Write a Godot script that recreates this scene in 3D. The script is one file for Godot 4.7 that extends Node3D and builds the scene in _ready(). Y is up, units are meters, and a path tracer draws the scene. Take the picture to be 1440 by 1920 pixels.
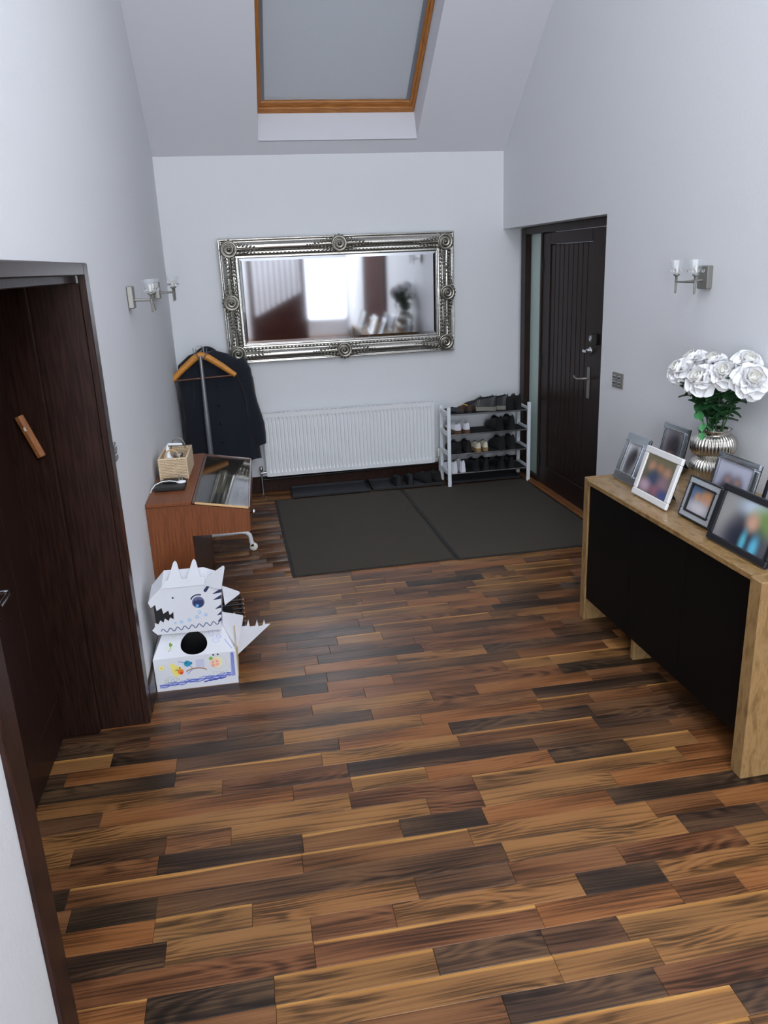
extends Node3D
# An entrance hall: back wall at z = 0, floor at y = 0, the camera looks along -z from z = 6.75.

var M := {}
var used := {}
var rng := RandomNumberGenerator.new()

# ------------------------------------------------------------------ small helpers
func numbered(called: String) -> String:
	if not used.has(called):
		used[called] = 0
		return called
	used[called] += 1
	return "%s_%03d" % [called, used[called]]

func tag(o: Node3D, label := "", category := "", group := "", kind := "") -> Node3D:
	if label: o.set_meta("label", label)
	if category: o.set_meta("category", category)
	if group: o.set_meta("group", group)
	if kind: o.set_meta("kind", kind)
	return o

func thing(called: String, label: String, category: String, at := Vector3.ZERO, turn := 0.0, group := "") -> Node3D:
	var o := Node3D.new()
	o.name = numbered(called)
	add_child(o)
	o.position = at
	o.rotation.y = turn
	tag(o, label, category, group)
	return o

func struct(called: String, label: String, category: String, turn := 0.0) -> Node3D:
	var o := Node3D.new()
	o.name = called
	add_child(o)
	o.rotation.y = turn
	tag(o, label, category, "", "structure")
	return o

func begin() -> SurfaceTool:
	var s := SurfaceTool.new()
	s.begin(Mesh.PRIMITIVE_TRIANGLES)
	s.set_smooth_group(-1)
	return s

func part(called: String, s: SurfaceTool, m: Material, parent: Node) -> MeshInstance3D:
	s.generate_normals()
	var o := MeshInstance3D.new()
	o.name = called
	o.mesh = s.commit()
	o.material_override = m
	parent.add_child(o, true)
	return o

func put(called: String, mesh: Mesh, m: Material, parent: Node, t := Transform3D()) -> MeshInstance3D:
	var o := MeshInstance3D.new()
	o.name = called
	o.mesh = mesh
	o.material_override = m
	o.transform = t
	parent.add_child(o, true)
	return o

func tri(s: SurfaceTool, a: Vector3, b: Vector3, c: Vector3, out: Vector3, ua := Vector2.ZERO, ub := Vector2.ZERO, uc := Vector2.ZERO) -> void:
	if (a - c).cross(a - b).dot(out) < 0.0:
		var v := b; b = c; c = v
		var u := ub; ub = uc; uc = u
	s.set_uv(ua); s.add_vertex(a)
	s.set_uv(ub); s.add_vertex(b)
	s.set_uv(uc); s.add_vertex(c)

func quad(s: SurfaceTool, a: Vector3, b: Vector3, c: Vector3, d: Vector3, out: Vector3) -> void:
	tri(s, a, b, c, out)
	tri(s, a, c, d, out)

func quad_uv(s: SurfaceTool, a: Vector3, b: Vector3, c: Vector3, d: Vector3, out: Vector3, r := Rect2(0, 0, 1, 1)) -> void:
	# a bottom left, b bottom right, c top right, d top left
	var ua := Vector2(r.position.x, r.end.y)
	var ub := Vector2(r.end.x, r.end.y)
	var uc := Vector2(r.end.x, r.position.y)
	var ud := Vector2(r.position.x, r.position.y)
	tri(s, a, b, c, out, ua, ub, uc)
	tri(s, a, c, d, out, ua, uc, ud)

# a box from lo to hi with chamfered edges, through a transform
func bx(s: SurfaceTool, lo: Vector3, hi: Vector3, b := 0.003, t := Transform3D()) -> void:
	s.set_smooth_group(-1)
	var mid := (lo + hi) / 2.0
	var h := (hi - lo).abs() / 2.0
	b = minf(b, minf(h.x, minf(h.y, h.z)) * 0.6)
	var o := t * mid
	var P := []
	for i in 8:
		var sg := Vector3(1 if i & 1 else -1, 1 if i & 2 else -1, 1 if i & 4 else -1)
		var row := []
		for ax in 3:
			var v := h
			for k in 3:
				if k != ax: v[k] -= b
			row.append(t * (mid + v * sg))
		P.append(row)
	for ax in 3:
		var u := (ax + 1) % 3
		var w := (ax + 2) % 3
		for sd in 2:
			var c := []
			for e in [[0, 0], [1, 0], [1, 1], [0, 1]]:
				c.append(P[(sd << ax) | (e[0] << u) | (e[1] << w)][ax])
			quad(s, c[0], c[1], c[2], c[3], (c[0] + c[2]) / 2.0 - o)
		if b > 0.0:
			for e in [[0, 0], [1, 0], [1, 1], [0, 1]]:
				var i0: int = (e[0] << u) | (e[1] << w)
				var i1: int = i0 | (1 << ax)
				var q0: Vector3 = P[i0][u]; var q1: Vector3 = P[i1][u]; var q2: Vector3 = P[i1][w]; var q3: Vector3 = P[i0][w]
				quad(s, q0, q1, q2, q3, (q0 + q2) / 2.0 - t * (mid + Vector3.ZERO + _axis(ax, 0.0)))
	if b > 0.0:
		for i in 8:
			tri(s, P[i][0], P[i][1], P[i][2], P[i][0] - o)

func _axis(_ax: int, _v: float) -> Vector3:
	return Vector3.ZERO

func box_part(called: String, lo: Vector3, hi: Vector3, m: Material, parent: Node, b := 0.003, t := Transform3D()) -> MeshInstance3D:
	var s := begin()
	bx(s, lo, hi, b, t)
	return part(called, s, m, parent)

# a smooth sheet through rows of points
func grid(s: SurfaceTool, rows: Array, close_u := false, smooth := true) -> void:
	s.set_smooth_group(0 if smooth else -1)
	var n: int = rows[0].size()
	for i in rows.size() - 1:
		for j in (n if close_u else n - 1):
			var k := (j + 1) % n
			var a: Vector3 = rows[i][j]; var b: Vector3 = rows[i][k]; var c: Vector3 = rows[i + 1][k]; var d: Vector3 = rows[i + 1][j]
			var u0 := float(j) / (n - 1); var u1 := float(j + 1) / (n - 1)
			var v0 := float(i) / (rows.size() - 1); var v1 := float(i + 1) / (rows.size() - 1)
			for e in [[a, u0, v0], [b, u1, v0], [c, u1, v1], [a, u0, v0], [c, u1, v1], [d, u0, v1]]:
				s.set_uv(Vector2(e[1], e[2]))
				s.add_vertex(e[0])
	s.set_smooth_group(-1)

func cap(s: SurfaceTool, ring: Array, out: Vector3) -> void:
	s.set_smooth_group(-1)
	var c := Vector3.ZERO
	for p in ring: c += p
	c /= ring.size()
	for j in ring.size():
		tri(s, c, ring[j], ring[(j + 1) % ring.size()], out)

# a round bar along a path; r may be one number or one per point
func tube(s: SurfaceTool, pts: Array, r, n := 10) -> void:
	var rows := []
	var side := Vector3.ZERO
	for i in pts.size():
		var d: Vector3 = (pts[mini(i + 1, pts.size() - 1)] - pts[maxi(i - 1, 0)]).normalized()
		if side == Vector3.ZERO:
			side = d.cross(Vector3.UP if absf(d.y) < 0.9 else Vector3.RIGHT).normalized()
		side = (side - d * side.dot(d)).normalized()
		var up := side.cross(d)
		var rad: float = r[i] if r is Array else r
		var ring := []
		for j in n:
			var a := TAU * j / n
			ring.append(pts[i] + (side * cos(a) + up * sin(a)) * rad)
		rows.append(ring)
	grid(s, rows, true)
	cap(s, rows[0], pts[0] - pts[1])
	cap(s, rows[-1], pts[-1] - pts[-2])

# a turned shape: profile of (radius, height)
func lathe(s: SurfaceTool, prof: Array, n := 20, t := Transform3D(), smooth := true, flute := 0.0, flutes := 0) -> void:
	var rows := []
	for p in prof:
		var ring := []
		for j in n:
			var a := TAU * j / n
			var rr: float = p.x * (1.0 + flute * absf(cos(a * flutes / 2.0))) if flutes else p.x
			ring.append(t * Vector3(cos(a) * rr, p.y, sin(a) * rr))
		rows.append(ring)
	grid(s, rows, true, smooth)
	if prof[0].x > 0.0005: cap(s, rows[0], t.basis * Vector3(0, prof[0].y - prof[1].y, 0))
	if prof[-1].x > 0.0005: cap(s, rows[-1], t.basis * Vector3(0, prof[-1].y - prof[-2].y, 0))

# an outline in x, y pushed from z0 to z1
func prism(s: SurfaceTool, poly: Array, z0: float, z1: float, t := Transform3D(), uvr := Rect2()) -> void:
	s.set_smooth_group(-1)
	var pv := PackedVector2Array(poly)
	var ids := Geometry2D.triangulate_polygon(pv)
	for k in range(0, ids.size(), 3):
		for z in [z0, z1]:
			var v := []
			var u := []
			for e in 3:
				var p := pv[ids[k + e]]
				v.append(t * Vector3(p.x, p.y, z))
				u.append(Vector2((p.x - uvr.position.x) / uvr.size.x, 1.0 - (p.y - uvr.position.y) / uvr.size.y) if uvr.size.x > 0 else p)
			tri(s, v[0], v[1], v[2], t.basis * Vector3(0, 0, z - (z0 + z1) / 2.0), u[0], u[1], u[2])
	var area := 0.0
	for i in pv.size():
		area += pv[i].cross(pv[(i + 1) % pv.size()])
	for i in pv.size():
		var a := pv[i]; var b := pv[(i + 1) % pv.size()]
		var n := Vector3(b.y - a.y, a.x - b.x, 0) * signf(area)
		quad(s, t * Vector3(a.x, a.y, z0), t * Vector3(b.x, b.y, z0), t * Vector3(b.x, b.y, z1), t * Vector3(a.x, a.y, z1), t.basis * n)

func blob(s: SurfaceTool, at: Vector3, r: Vector3, b := Basis(), n := 10, m := 6) -> void:
	var rows := []
	for i in m + 1:
		var f := PI * i / m
		var ring := []
		for j in n:
			var a := TAU * j / n
			ring.append(at + b * (Vector3(sin(f) * cos(a), cos(f), sin(f) * sin(a)) * r))
		rows.append(ring)
	grid(s, rows, true)

# ------------------------------------------------------------------ materials
func mat(c: Color, rough := 0.6, metal := 0.0) -> StandardMaterial3D:
	var m := StandardMaterial3D.new()
	m.albedo_color = c
	m.roughness = rough
	m.metallic = metal
	return m

func noise_tex(freq: float, ramp: Array, w := 256, h := 256, seed_ := 1, oct := 4) -> NoiseTexture2D:
	var n := FastNoiseLite.new()
	n.seed = seed_
	n.frequency = freq
	n.fractal_octaves = oct
	var t := NoiseTexture2D.new()
	t.width = w
	t.height = h
	t.seamless = true
	t.noise = n
	if ramp:
		var g := Gradient.new()
		g.offsets = PackedFloat32Array(ramp.map(func(e): return e[0]))
		g.colors = PackedColorArray(ramp.map(func(e): return e[1]))
		t.color_ramp = g
	return t

func tri_mat(tex: Texture2D, scale: Vector3, rough: float, world := false) -> StandardMaterial3D:
	var m := mat(Color.WHITE, rough)
	m.albedo_texture = tex
	m.uv1_triplanar = true
	m.uv1_world_triplanar = world
	m.uv1_scale = scale
	return m

func c8(r: int, g: int, b: int) -> Color:
	return Color8(r, g, b)

func make_materials() -> void:
	M.wall = mat(c8(228, 229, 232), 0.85)
	M.wall.heightmap_enabled = true
	M.wall.heightmap_texture = noise_tex(0.06, [], 256, 256, 5)
	M.wall.heightmap_scale = 0.05
	M.wall.uv1_triplanar = true
	M.wall.uv1_scale = Vector3(3, 3, 3)
	M.ceiling = mat(c8(224, 223, 228), 0.9)
	M.white = mat(c8(235, 236, 238), 0.35)
	M.rack_white = mat(c8(232, 236, 240), 0.4)
	M.board = mat(c8(214, 215, 222), 0.8)
	M.card = mat(c8(205, 180, 140), 0.9)
	var dark := [[0.0, c8(34, 22, 19)], [0.5, c8(48, 31, 26)], [1.0, c8(62, 40, 33)]]
	M.dark = tri_mat(noise_tex(0.03, dark, 256, 256, 3), Vector3(9, 0.6, 9), 0.38)
	M.dark.metallic_specular = 0.25
	M.dark_gloss = tri_mat(noise_tex(0.03, dark, 256, 256, 8), Vector3(9, 0.9, 9), 0.3)
	M.dark_gloss.metallic_specular = 0.3
	var dk2 := [[0.0, c8(36, 27, 26)], [0.5, c8(46, 34, 31)], [1.0, c8(58, 42, 38)]]
	M.front_door = tri_mat(noise_tex(0.03, dk2, 256, 256, 4), Vector3(9, 0.6, 9), 0.33)
	M.front_door.metallic_specular = 0.25
	M.groove = mat(c8(18, 12, 11), 0.6)
	var teak := [[0.0, c8(98, 54, 29)], [0.45, c8(116, 65, 36)], [0.75, c8(125, 72, 41)], [1.0, c8(138, 83, 48)]]
	M.teak = tri_mat(noise_tex(0.025, teak, 256, 256, 9), Vector3(12, 0.7, 12), 0.4)
	M.teak.metallic_specular = 0.35
	M.teak_flat = tri_mat(noise_tex(0.025, teak, 256, 256, 10), Vector3(12, 12, 0.7), 0.4)
	M.teak_flat.metallic_specular = 0.35
	M.teak_dark = tri_mat(noise_tex(0.025, [[0.0, c8(60, 32, 18)], [1.0, c8(96, 54, 30)]], 128, 128, 10), Vector3(12, 12, 0.7), 0.4)
	var pine := [[0.0, c8(150, 92, 40)], [0.5, c8(180, 116, 56)], [1.0, c8(200, 138, 74)]]
	M.pine = tri_mat(noise_tex(0.03, pine, 256, 256, 12), Vector3(0.8, 9, 9), 0.45)
	M.pine_up = tri_mat(noise_tex(0.03, pine, 256, 256, 13), Vector3(9, 0.8, 0.8), 0.45)
	M.hanger = tri_mat(noise_tex(0.03, [[0.0, c8(190, 120, 40)], [1.0, c8(220, 152, 66)]], 128, 128, 13), Vector3(2, 9, 9), 0.45)
	var trav := [[0.0, c8(112, 84, 50)], [0.35, c8(142, 112, 72)], [0.55, c8(158, 126, 84)], [0.75, c8(142, 111, 72)], [0.86, c8(160, 130, 90)], [1.0, c8(206, 182, 144)]]
	M.trav = tri_mat(noise_tex(0.018, trav, 512, 512, 14, 7), Vector3(1.6, 1.6, 0.9), 0.22)
	M.trav_side = tri_mat(noise_tex(0.02, trav, 512, 512, 15, 7), Vector3(2.4, 0.8, 2.4), 0.4)
	M.threshold = tri_mat(noise_tex(0.03, [[0.0, c8(110, 66, 34)], [1.0, c8(150, 98, 56)]], 128, 128, 16), Vector3(9, 9, 0.8), 0.45)
	M.black_gloss = mat(c8(9, 9, 9), 0.5)
	M.black_gloss.metallic_specular = 0.25
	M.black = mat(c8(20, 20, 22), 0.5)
	M.rubber = tri_mat(noise_tex(0.3, [[0.0, c8(38, 40, 44)], [1.0, c8(62, 64, 70)]], 128, 128, 17), Vector3(6, 6, 6), 0.6)
	M.rubber_edge = mat(c8(30, 31, 35), 0.5)
	M.mat = tri_mat(noise_tex(0.25, [[0.0, c8(44, 39, 33)], [0.5, c8(66, 59, 50)], [1.0, c8(88, 80, 69)]], 512, 512, 18, 5), Vector3(2.6, 2.6, 2.6), 0.95)
	M.mat.heightmap_enabled = true
	M.mat.heightmap_texture = noise_tex(0.35, [], 256, 256, 19)
	M.mat.heightmap_scale = 0.4
	M.mat_edge = mat(c8(34, 32, 30), 0.7)
	M.chrome = mat(c8(214, 216, 220), 0.14, 1.0)
	M.steel = mat(c8(176, 176, 178), 0.3, 1.0)
	M.brushed = mat(c8(150, 148, 142), 0.5, 0.8)
	M.mirror = mat(c8(236, 238, 242), 0.05, 1.0)
	M.bevel = mat(c8(228, 230, 234), 0.05, 1.0)
	M.silver = tri_mat(noise_tex(0.05, [[0.0, c8(120, 117, 108)], [0.45, c8(205, 202, 194)], [1.0, c8(236, 234, 228)]], 256, 256, 20), Vector3(7, 7, 7), 0.24)
	M.silver.metallic = 0.95
	M.antique = tri_mat(noise_tex(0.06, [[0.0, c8(58, 55, 48)], [0.5, c8(140, 136, 126)], [1.0, c8(216, 212, 202)]], 256, 256, 21), Vector3(14, 14, 14), 0.3)
	M.antique.metallic = 0.95
	M.vase = mat(c8(196, 192, 184), 0.2, 1.0)
	M.glass = mat(Color(0.93, 0.96, 0.97, 0.1), 0.04)
	M.glass.transparency = BaseMaterial3D.TRANSPARENCY_ALPHA
	M.lid = mat(Color(0.16, 0.18, 0.17, 0.45), 0.04)
	M.lid.transparency = BaseMaterial3D.TRANSPARENCY_ALPHA
	M.lid.metallic_specular = 0.4
	M.cup = mat(Color(0.9, 0.93, 0.96, 0.05), 0.03)
	M.cup.transparency = BaseMaterial3D.TRANSPARENCY_ALPHA
	M.cup.metallic_specular = 0.3
	M.crystal = mat(Color(1, 1, 1, 0.0), 0.02)
	M.crystal.refraction_enabled = true
	M.crystal.refraction_scale = 0.05
	M.frost = mat(c8(200, 218, 211), 0.35)
	M.frost.backlight_enabled = true
	M.frost.backlight = Color(0.35, 0.4, 0.38)
	M.blind = tri_mat(noise_tex(0.3, [[0.0, c8(196, 200, 206)], [1.0, c8(206, 210, 216)]], 128, 128, 22), Vector3(4, 4, 4), 0.9)
	M.blind.backlight_enabled = true
	M.blind.backlight = Color(0.12, 0.13, 0.14)
	M.alu = mat(c8(150, 154, 160), 0.45, 0.6)
	M.navy = tri_mat(noise_tex(0.2, [[0.0, c8(16, 19, 30)], [1.0, c8(27, 31, 44)]], 128, 128, 23), Vector3(6, 6, 6), 0.95)
	M.navy.rim_enabled = true
	M.navy.rim = 0.3
	M.navy_trim = mat(c8(20, 23, 34), 0.8)
	M.khaki = mat(c8(112, 104, 72), 0.95)
	M.pole = mat(c8(150, 152, 158), 0.35, 0.7)
	M.wicker = tri_mat(noise_tex(0.08, [[0.0, c8(176, 148, 116)], [0.5, c8(212, 188, 156)], [1.0, c8(232, 214, 188)]], 128, 128, 24), Vector3(12, 30, 12), 0.8)
	M.cane = mat(c8(206, 164, 112), 0.5)
	M.ivory = mat(c8(228, 224, 214), 0.5)
	M.petal = mat(c8(244, 243, 244), 0.75)
	M.petal.backlight_enabled = true
	M.petal.backlight = Color(0.4, 0.4, 0.4)
	M.petal_warm = mat(c8(244, 242, 237), 0.75)
	M.petal_warm.backlight_enabled = true
	M.petal_warm.backlight = Color(0.4, 0.4, 0.36)
	M.leaf = tri_mat(noise_tex(0.03, [[0.0, c8(26, 62, 34)], [1.0, c8(52, 98, 56)]], 128, 128, 25), Vector3(8, 8, 8), 0.45)
	M.leaf_light = mat(c8(72, 140, 84), 0.45)
	M.stem = mat(c8(48, 82, 44), 0.6)
	M.mezuzah = tri_mat(noise_tex(0.03, [[0.0, c8(140, 84, 44)], [1.0, c8(184, 120, 68)]], 128, 128, 26), Vector3(20, 3, 20), 0.4)
	M.navy_print = mat(c8(44, 52, 88), 0.7)
	M.lid_inside = mat(c8(34, 36, 33), 0.6)
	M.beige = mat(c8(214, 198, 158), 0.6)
	M.window_glow = mat(c8(240, 244, 250), 0.5)
	M.window_glow.emission_enabled = true
	M.window_glow.emission = c8(226, 234, 250)
	M.window_glow.emission_energy_multiplier = 1.0
	M.stairs = tri_mat(noise_tex(0.03, [[0.0, c8(56, 28, 22)], [1.0, c8(80, 42, 33)]], 128, 128, 27), Vector3(6, 1, 6), 0.6)
	M.stairs.metallic_specular = 0.1
	M.tan = mat(c8(150, 118, 78), 0.8)
	M.sole_brown = mat(c8(92, 66, 48), 0.7)
	M.sole_grey = mat(c8(128, 124, 116), 0.7)
	M.sole_black = mat(c8(24, 24, 26), 0.6)
	M.shoe_black = mat(c8(22, 23, 27), 0.5)
	M.shoe_suede = mat(c8(26, 25, 27), 0.9)
	M.shoe_white = mat(c8(226, 227, 234), 0.55)
	M.shoe_cream = mat(c8(222, 212, 190), 0.7)
	M.shoe_brown = mat(c8(66, 44, 30), 0.6)
	M.yellow = mat(c8(206, 160, 52), 0.6)
	M.lining = mat(c8(14, 14, 16), 0.95)
	M.planks = mat(Color.WHITE, 0.36)
	M.planks.metallic_specular = 0.4
	M.planks.vertex_color_use_as_albedo = true

# ------------------------------------------------------------------ _ready
func _ready() -> void:
	rng.seed = 7
	make_materials()
	camera_and_light()
	shell()
	floor_planks()
	skylight()
	front_door()
	side_door()
	far_room()
	console()
	desk()
	mats()
	mirror()
	radiator()
	shoe_rack()
	coats()
	cardboard_dragon()
	desk_things()
	frames()
	bouquet()
	sconces()
	small_things()

const DAY := Color(0.945, 0.975, 1.0)

func camera_and_light() -> void:
	var cam := Camera3D.new()
	cam.name = "camera"
	cam.fov = rad_to_deg(2.0 * atan(960.0 / 1480.768))
	cam.near = 0.05
	cam.far = 60.0
	var b := Basis(Vector3.UP, -0.1801) * Basis(Vector3.RIGHT, -0.3051) * Basis(Vector3.BACK, -0.0417)
	cam.transform = Transform3D(b, Vector3(0.4472, 1.8677, 6.7512))
	add_child(cam)
	cam.current = true
	var env := Environment.new()
	env.background_mode = Environment.BG_COLOR
	env.background_color = c8(196, 204, 216)
	env.background_energy_multiplier = 1.0
	env.tonemap_mode = Environment.TONE_MAPPER_LINEAR
	env.tonemap_exposure = 1.55
	env.sdfgi_enabled = true
	env.ssao_enabled = true
	env.ssil_enabled = true
	var we := WorldEnvironment.new()
	we.name = "world"
	we.environment = env
	add_child(we)
	# daylight from the tall rear window, and from the roof window over the camera's end of the hall
	area("rear_window_light", Vector3(2.36, 1.45, 9.12), Vector3(2.36, 1.45, 0), Vector2(0.74, 2.2), 0.3, DAY)
	area("added_rear_fill_light", Vector3(0.2, 1.75, 9.12), Vector3(0.2, 1.75, 0), Vector2(0.56, 2.5), 6.6, DAY)  # added fill from an unseen rear window, brightens the low front faces
	area("roof_window_light", Vector3(0.95, 4.93, 5.1), Vector3(0.95, 0, 5.1), Vector2(1.25, 1.4), 3.0, DAY)
	var rf := rear_frame()
	area("rear_roof_window_light", rf * Vector3(1.75, -0.04, 2.2), rf * Vector3(1.75, -2.0, 2.2), Vector2(1.5, 1.9), 5.0, DAY)

func area(called: String, at: Vector3, to: Vector3, size: Vector2, energy: float, c: Color) -> void:
	var l := AreaLight3D.new()
	l.name = called
	l.area_size = size
	l.area_normalize_energy = true
	l.light_energy = energy
	l.light_color = c
	l.area_range = 20.0
	l.area_attenuation = 2.0
	l.shadow_enabled = true
	add_child(l)
	l.look_at_from_position(at, to, Vector3.UP if absf((to - at).normalized().y) < 0.95 else Vector3.FORWARD)

# ------------------------------------------------------------------ the room
const SLOPE := 0.679
const LEFT_TURN := -0.0175

func slope_frame() -> Transform3D:   # x across, y up out of the roof, z up the slope
	return Transform3D(Basis(Vector3.RIGHT, Vector3(0, cos(SLOPE), -sin(SLOPE)), Vector3(0, sin(SLOPE), cos(SLOPE))), Vector3(0, 2.707, 0))

func rear_frame() -> Transform3D:   # the rear roof slope: y up out of the roof, z down the slope, away from the camera
	var a := 0.436
	return Transform3D(Basis(Vector3.RIGHT, Vector3(0, cos(a), sin(a)), Vector3(0, -sin(a), cos(a))), Vector3(0, 4.97, 5.0 + 0.9))

func shell() -> void:
	var sub := begin()
	bx(sub, Vector3(-1.2, -0.25, -0.35), Vector3(3.6, -0.012, 9.6), 0.0)
	var f := part("floor", sub, mat(c8(26, 18, 13), 0.9), self)
	tag(f, "dark walnut strip laminate floor of the hall", "floor", "", "structure")
	var w := begin()
	bx(w, Vector3(-0.6, -0.2, -0.3), Vector3(3.7, 2.95, 0.0), 0.0)
	tag(part("wall_back", w, M.wall, self), "white back wall with the silver mirror and radiator", "wall", "", "structure")
	w = begin()
	bx(w, Vector3(-0.42, -0.2, -0.3), Vector3(0, 5.4, 3.58), 0.0)
	bx(w, Vector3(-0.42, 1.89, 3.58), Vector3(0, 5.4, 5.19), 0.0)
	bx(w, Vector3(-0.42, -0.2, 5.19), Vector3(0, 5.4, 9.6), 0.0)
	var wl := part("wall_left", w, M.wall, self)
	wl.rotation.y = LEFT_TURN
	tag(wl, "white left wall with the dark doorway and two sconces", "wall", "", "structure")
	w = begin()
	bx(w, Vector3(2.8, 2.102, -0.3), Vector3(3.15, 5.4, 1.9223), 0.0)
	bx(w, Vector3(2.8, -0.2, 1.9223), Vector3(3.15, 5.4, 9.6), 0.0)
	tag(part("wall_right", w, M.wall, self), "white right wall with the recessed front door and one sconce", "wall", "", "structure")
	w = begin()
	bx(w, Vector3(-0.7, -0.2, 9.2), Vector3(-0.15, 5.4, 9.5), 0.0)
	bx(w, Vector3(0.52, -0.2, 9.2), Vector3(1.95, 5.4, 9.5), 0.0)
	bx(w, Vector3(-0.15, -0.2, 9.2), Vector3(0.52, 0.45, 9.5), 0.0)
	bx(w, Vector3(-0.15, 3.05, 9.2), Vector3(0.52, 5.4, 9.5), 0.0)
	bx(w, Vector3(2.78, -0.2, 9.2), Vector3(3.2, 5.4, 9.5), 0.0)
	bx(w, Vector3(1.95, -0.2, 9.2), Vector3(2.78, 0.28, 9.5), 0.0)
	bx(w, Vector3(1.95, 2.6, 9.2), Vector3(2.78, 5.4, 9.5), 0.0)
	tag(part("wall_near", w, M.wall, self), "white far wall seen only in the silver mirror", "wall", "", "structure")
	# the roof: a slope with an opening for the window, then a flat ceiling with the second roof window
	w = begin()
	var t := slope_frame()
	bx(w, Vector3(-0.6, 0, -0.4), Vector3(0.803, 0.32, 3.7), 0.0, t)
	bx(w, Vector3(2.046, 0, -0.4), Vector3(3.3, 0.32, 3.7), 0.0, t)
	bx(w, Vector3(0.803, 0, -0.4), Vector3(2.046, 0.32, 0.138), 0.0, t)
	bx(w, Vector3(0.803, 0, 1.75), Vector3(2.046, 0.32, 3.7), 0.0, t)
	var wedge := Transform3D(Basis(t.basis.z, t.basis.y, -t.basis.x), t.origin)
	prism(w, [Vector2(0.13, 0.0), Vector2(0.138, 0.0), Vector2(0.205, 0.21), Vector2(0.13, 0.21)], -0.803, -2.046, wedge)
	bx(w, Vector3(-0.6, 4.97, 2.7), Vector3(3.3, 5.3, 4.35), 0.0)
	bx(w, Vector3(-0.6, 4.97, 5.85), Vector3(3.3, 5.3, 5.95), 0.0)
	bx(w, Vector3(-0.6, 4.97, 4.35), Vector3(0.25, 5.3, 5.85), 0.0)
	bx(w, Vector3(1.65, 4.97, 4.35), Vector3(3.3, 5.3, 5.85), 0.0)
	var rf := rear_frame()
	bx(w, Vector3(-0.6, 0, -0.2), Vector3(3.3, 0.3, 1.2), 0.0, rf)
	bx(w, Vector3(-0.6, 0, 3.2), Vector3(3.3, 0.3, 4.2), 0.0, rf)
	bx(w, Vector3(-0.6, 0, 1.2), Vector3(0.95, 0.3, 3.2), 0.0, rf)
	bx(w, Vector3(2.55, 0, 1.2), Vector3(3.3, 0.3, 3.2), 0.0, rf)
	tag(part("ceiling", w, M.ceiling, self), "white sloping ceiling around the wooden roof window", "ceiling", "", "structure")
	# dark skirting
	var sk := begin()
	bx(sk, Vector3(0, 0, 0), Vector3(2.96, 0.138, 0.02), 0.004)
	tag(part("baseboard_back", sk, M.dark, self), "dark wood baseboard under the white radiator", "baseboard", "", "structure")
	sk = begin()
	bx(sk, Vector3(0, 0, 0.02), Vector3(0.016, 0.125, 3.515), 0.004)
	var bl := part("baseboard_left", sk, M.dark_gloss, self)
	bl.rotation.y = LEFT_TURN
	tag(bl, "dark wood baseboard along the left wall behind the cardboard dragon", "baseboard", "", "structure")
	sk = begin()
	bx(sk, Vector3(2.784, 0, 1.93), Vector3(2.8, 0.125, 9.2), 0.004)
	tag(part("baseboard_right", sk, M.dark, self), "dark wood baseboard along the right wall", "baseboard", "", "structure")

# strips in the order of the photograph: tone, end of the strip, next tone ...; «s» is pale sapwood on one edge
const ROWS := {
	-14: "D 0.75 DM 1.7 R", -13: "L 0.53 D 0.74 O 1.05 R 1.6 Ls", -12: "O 0.9 R 1.84 D", -11: "DM 0.08 M 0.65 L 1.19 R 1.4 O",
	-10: "D -0.18 DM -0.04 M 0.28 DM 0.9 M 1.64 D", -9: "Ls -0.18 D 0.51 L 1.1 O 1.63 Ms", -8: "D -0.34 O 0.08 DM 0.73 O 1.2 D", -7: "D 0.08 Ms 0.65 L 1.21 Ms 1.8 D",
	-6: "L 0.26 R 0.74 D 1.5 DM", -5: "DM -0.17 O 0.52 R 0.74 Ls 1.03 O 1.53 D 1.85 Ls", -4: "L 0.72 R 1.19 Ls 2.02 O", -3: "L -0.24 DM 0.07 M 0.29 L 0.99 R 1.19 L 1.7 O",
	-2: "M 0.05 D 0.53 Ms 0.87 D 1.17 O 1.64 D", -1: "D -0.22 Ms 0.52 Ms 1.09 L", 0: "M -0.2 D 0.06 DM 1.18 L 1.81 D", 1: "O 0.06 Ls 0.35 L 0.86 DM 1.17 M 1.54 R",
	2: "D 0.1 L 0.52 R 0.77 L 1.36 D 1.63 L", 3: "R 0.52 Rs 1.19 O 1.63 M 1.84 O", 4: "Os 0.06 D 0.4 Ls 0.85 D 1.17 DM", 5: "M 0.4 Ls 1.17 Ls 1.46 L", 6: "R 0.5 M 0.99 D 1.42 R", 7: "D 0.6 Ls 1.59 D",
}
const TONE_ROWS := {"D": [0, 1, 2], "DM": [3, 4], "M": [5, 6], "Ms": [7], "R": [8, 9], "Rs": [10], "O": [11], "Os": [12], "L": [13, 15], "Ls": [14]}

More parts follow.
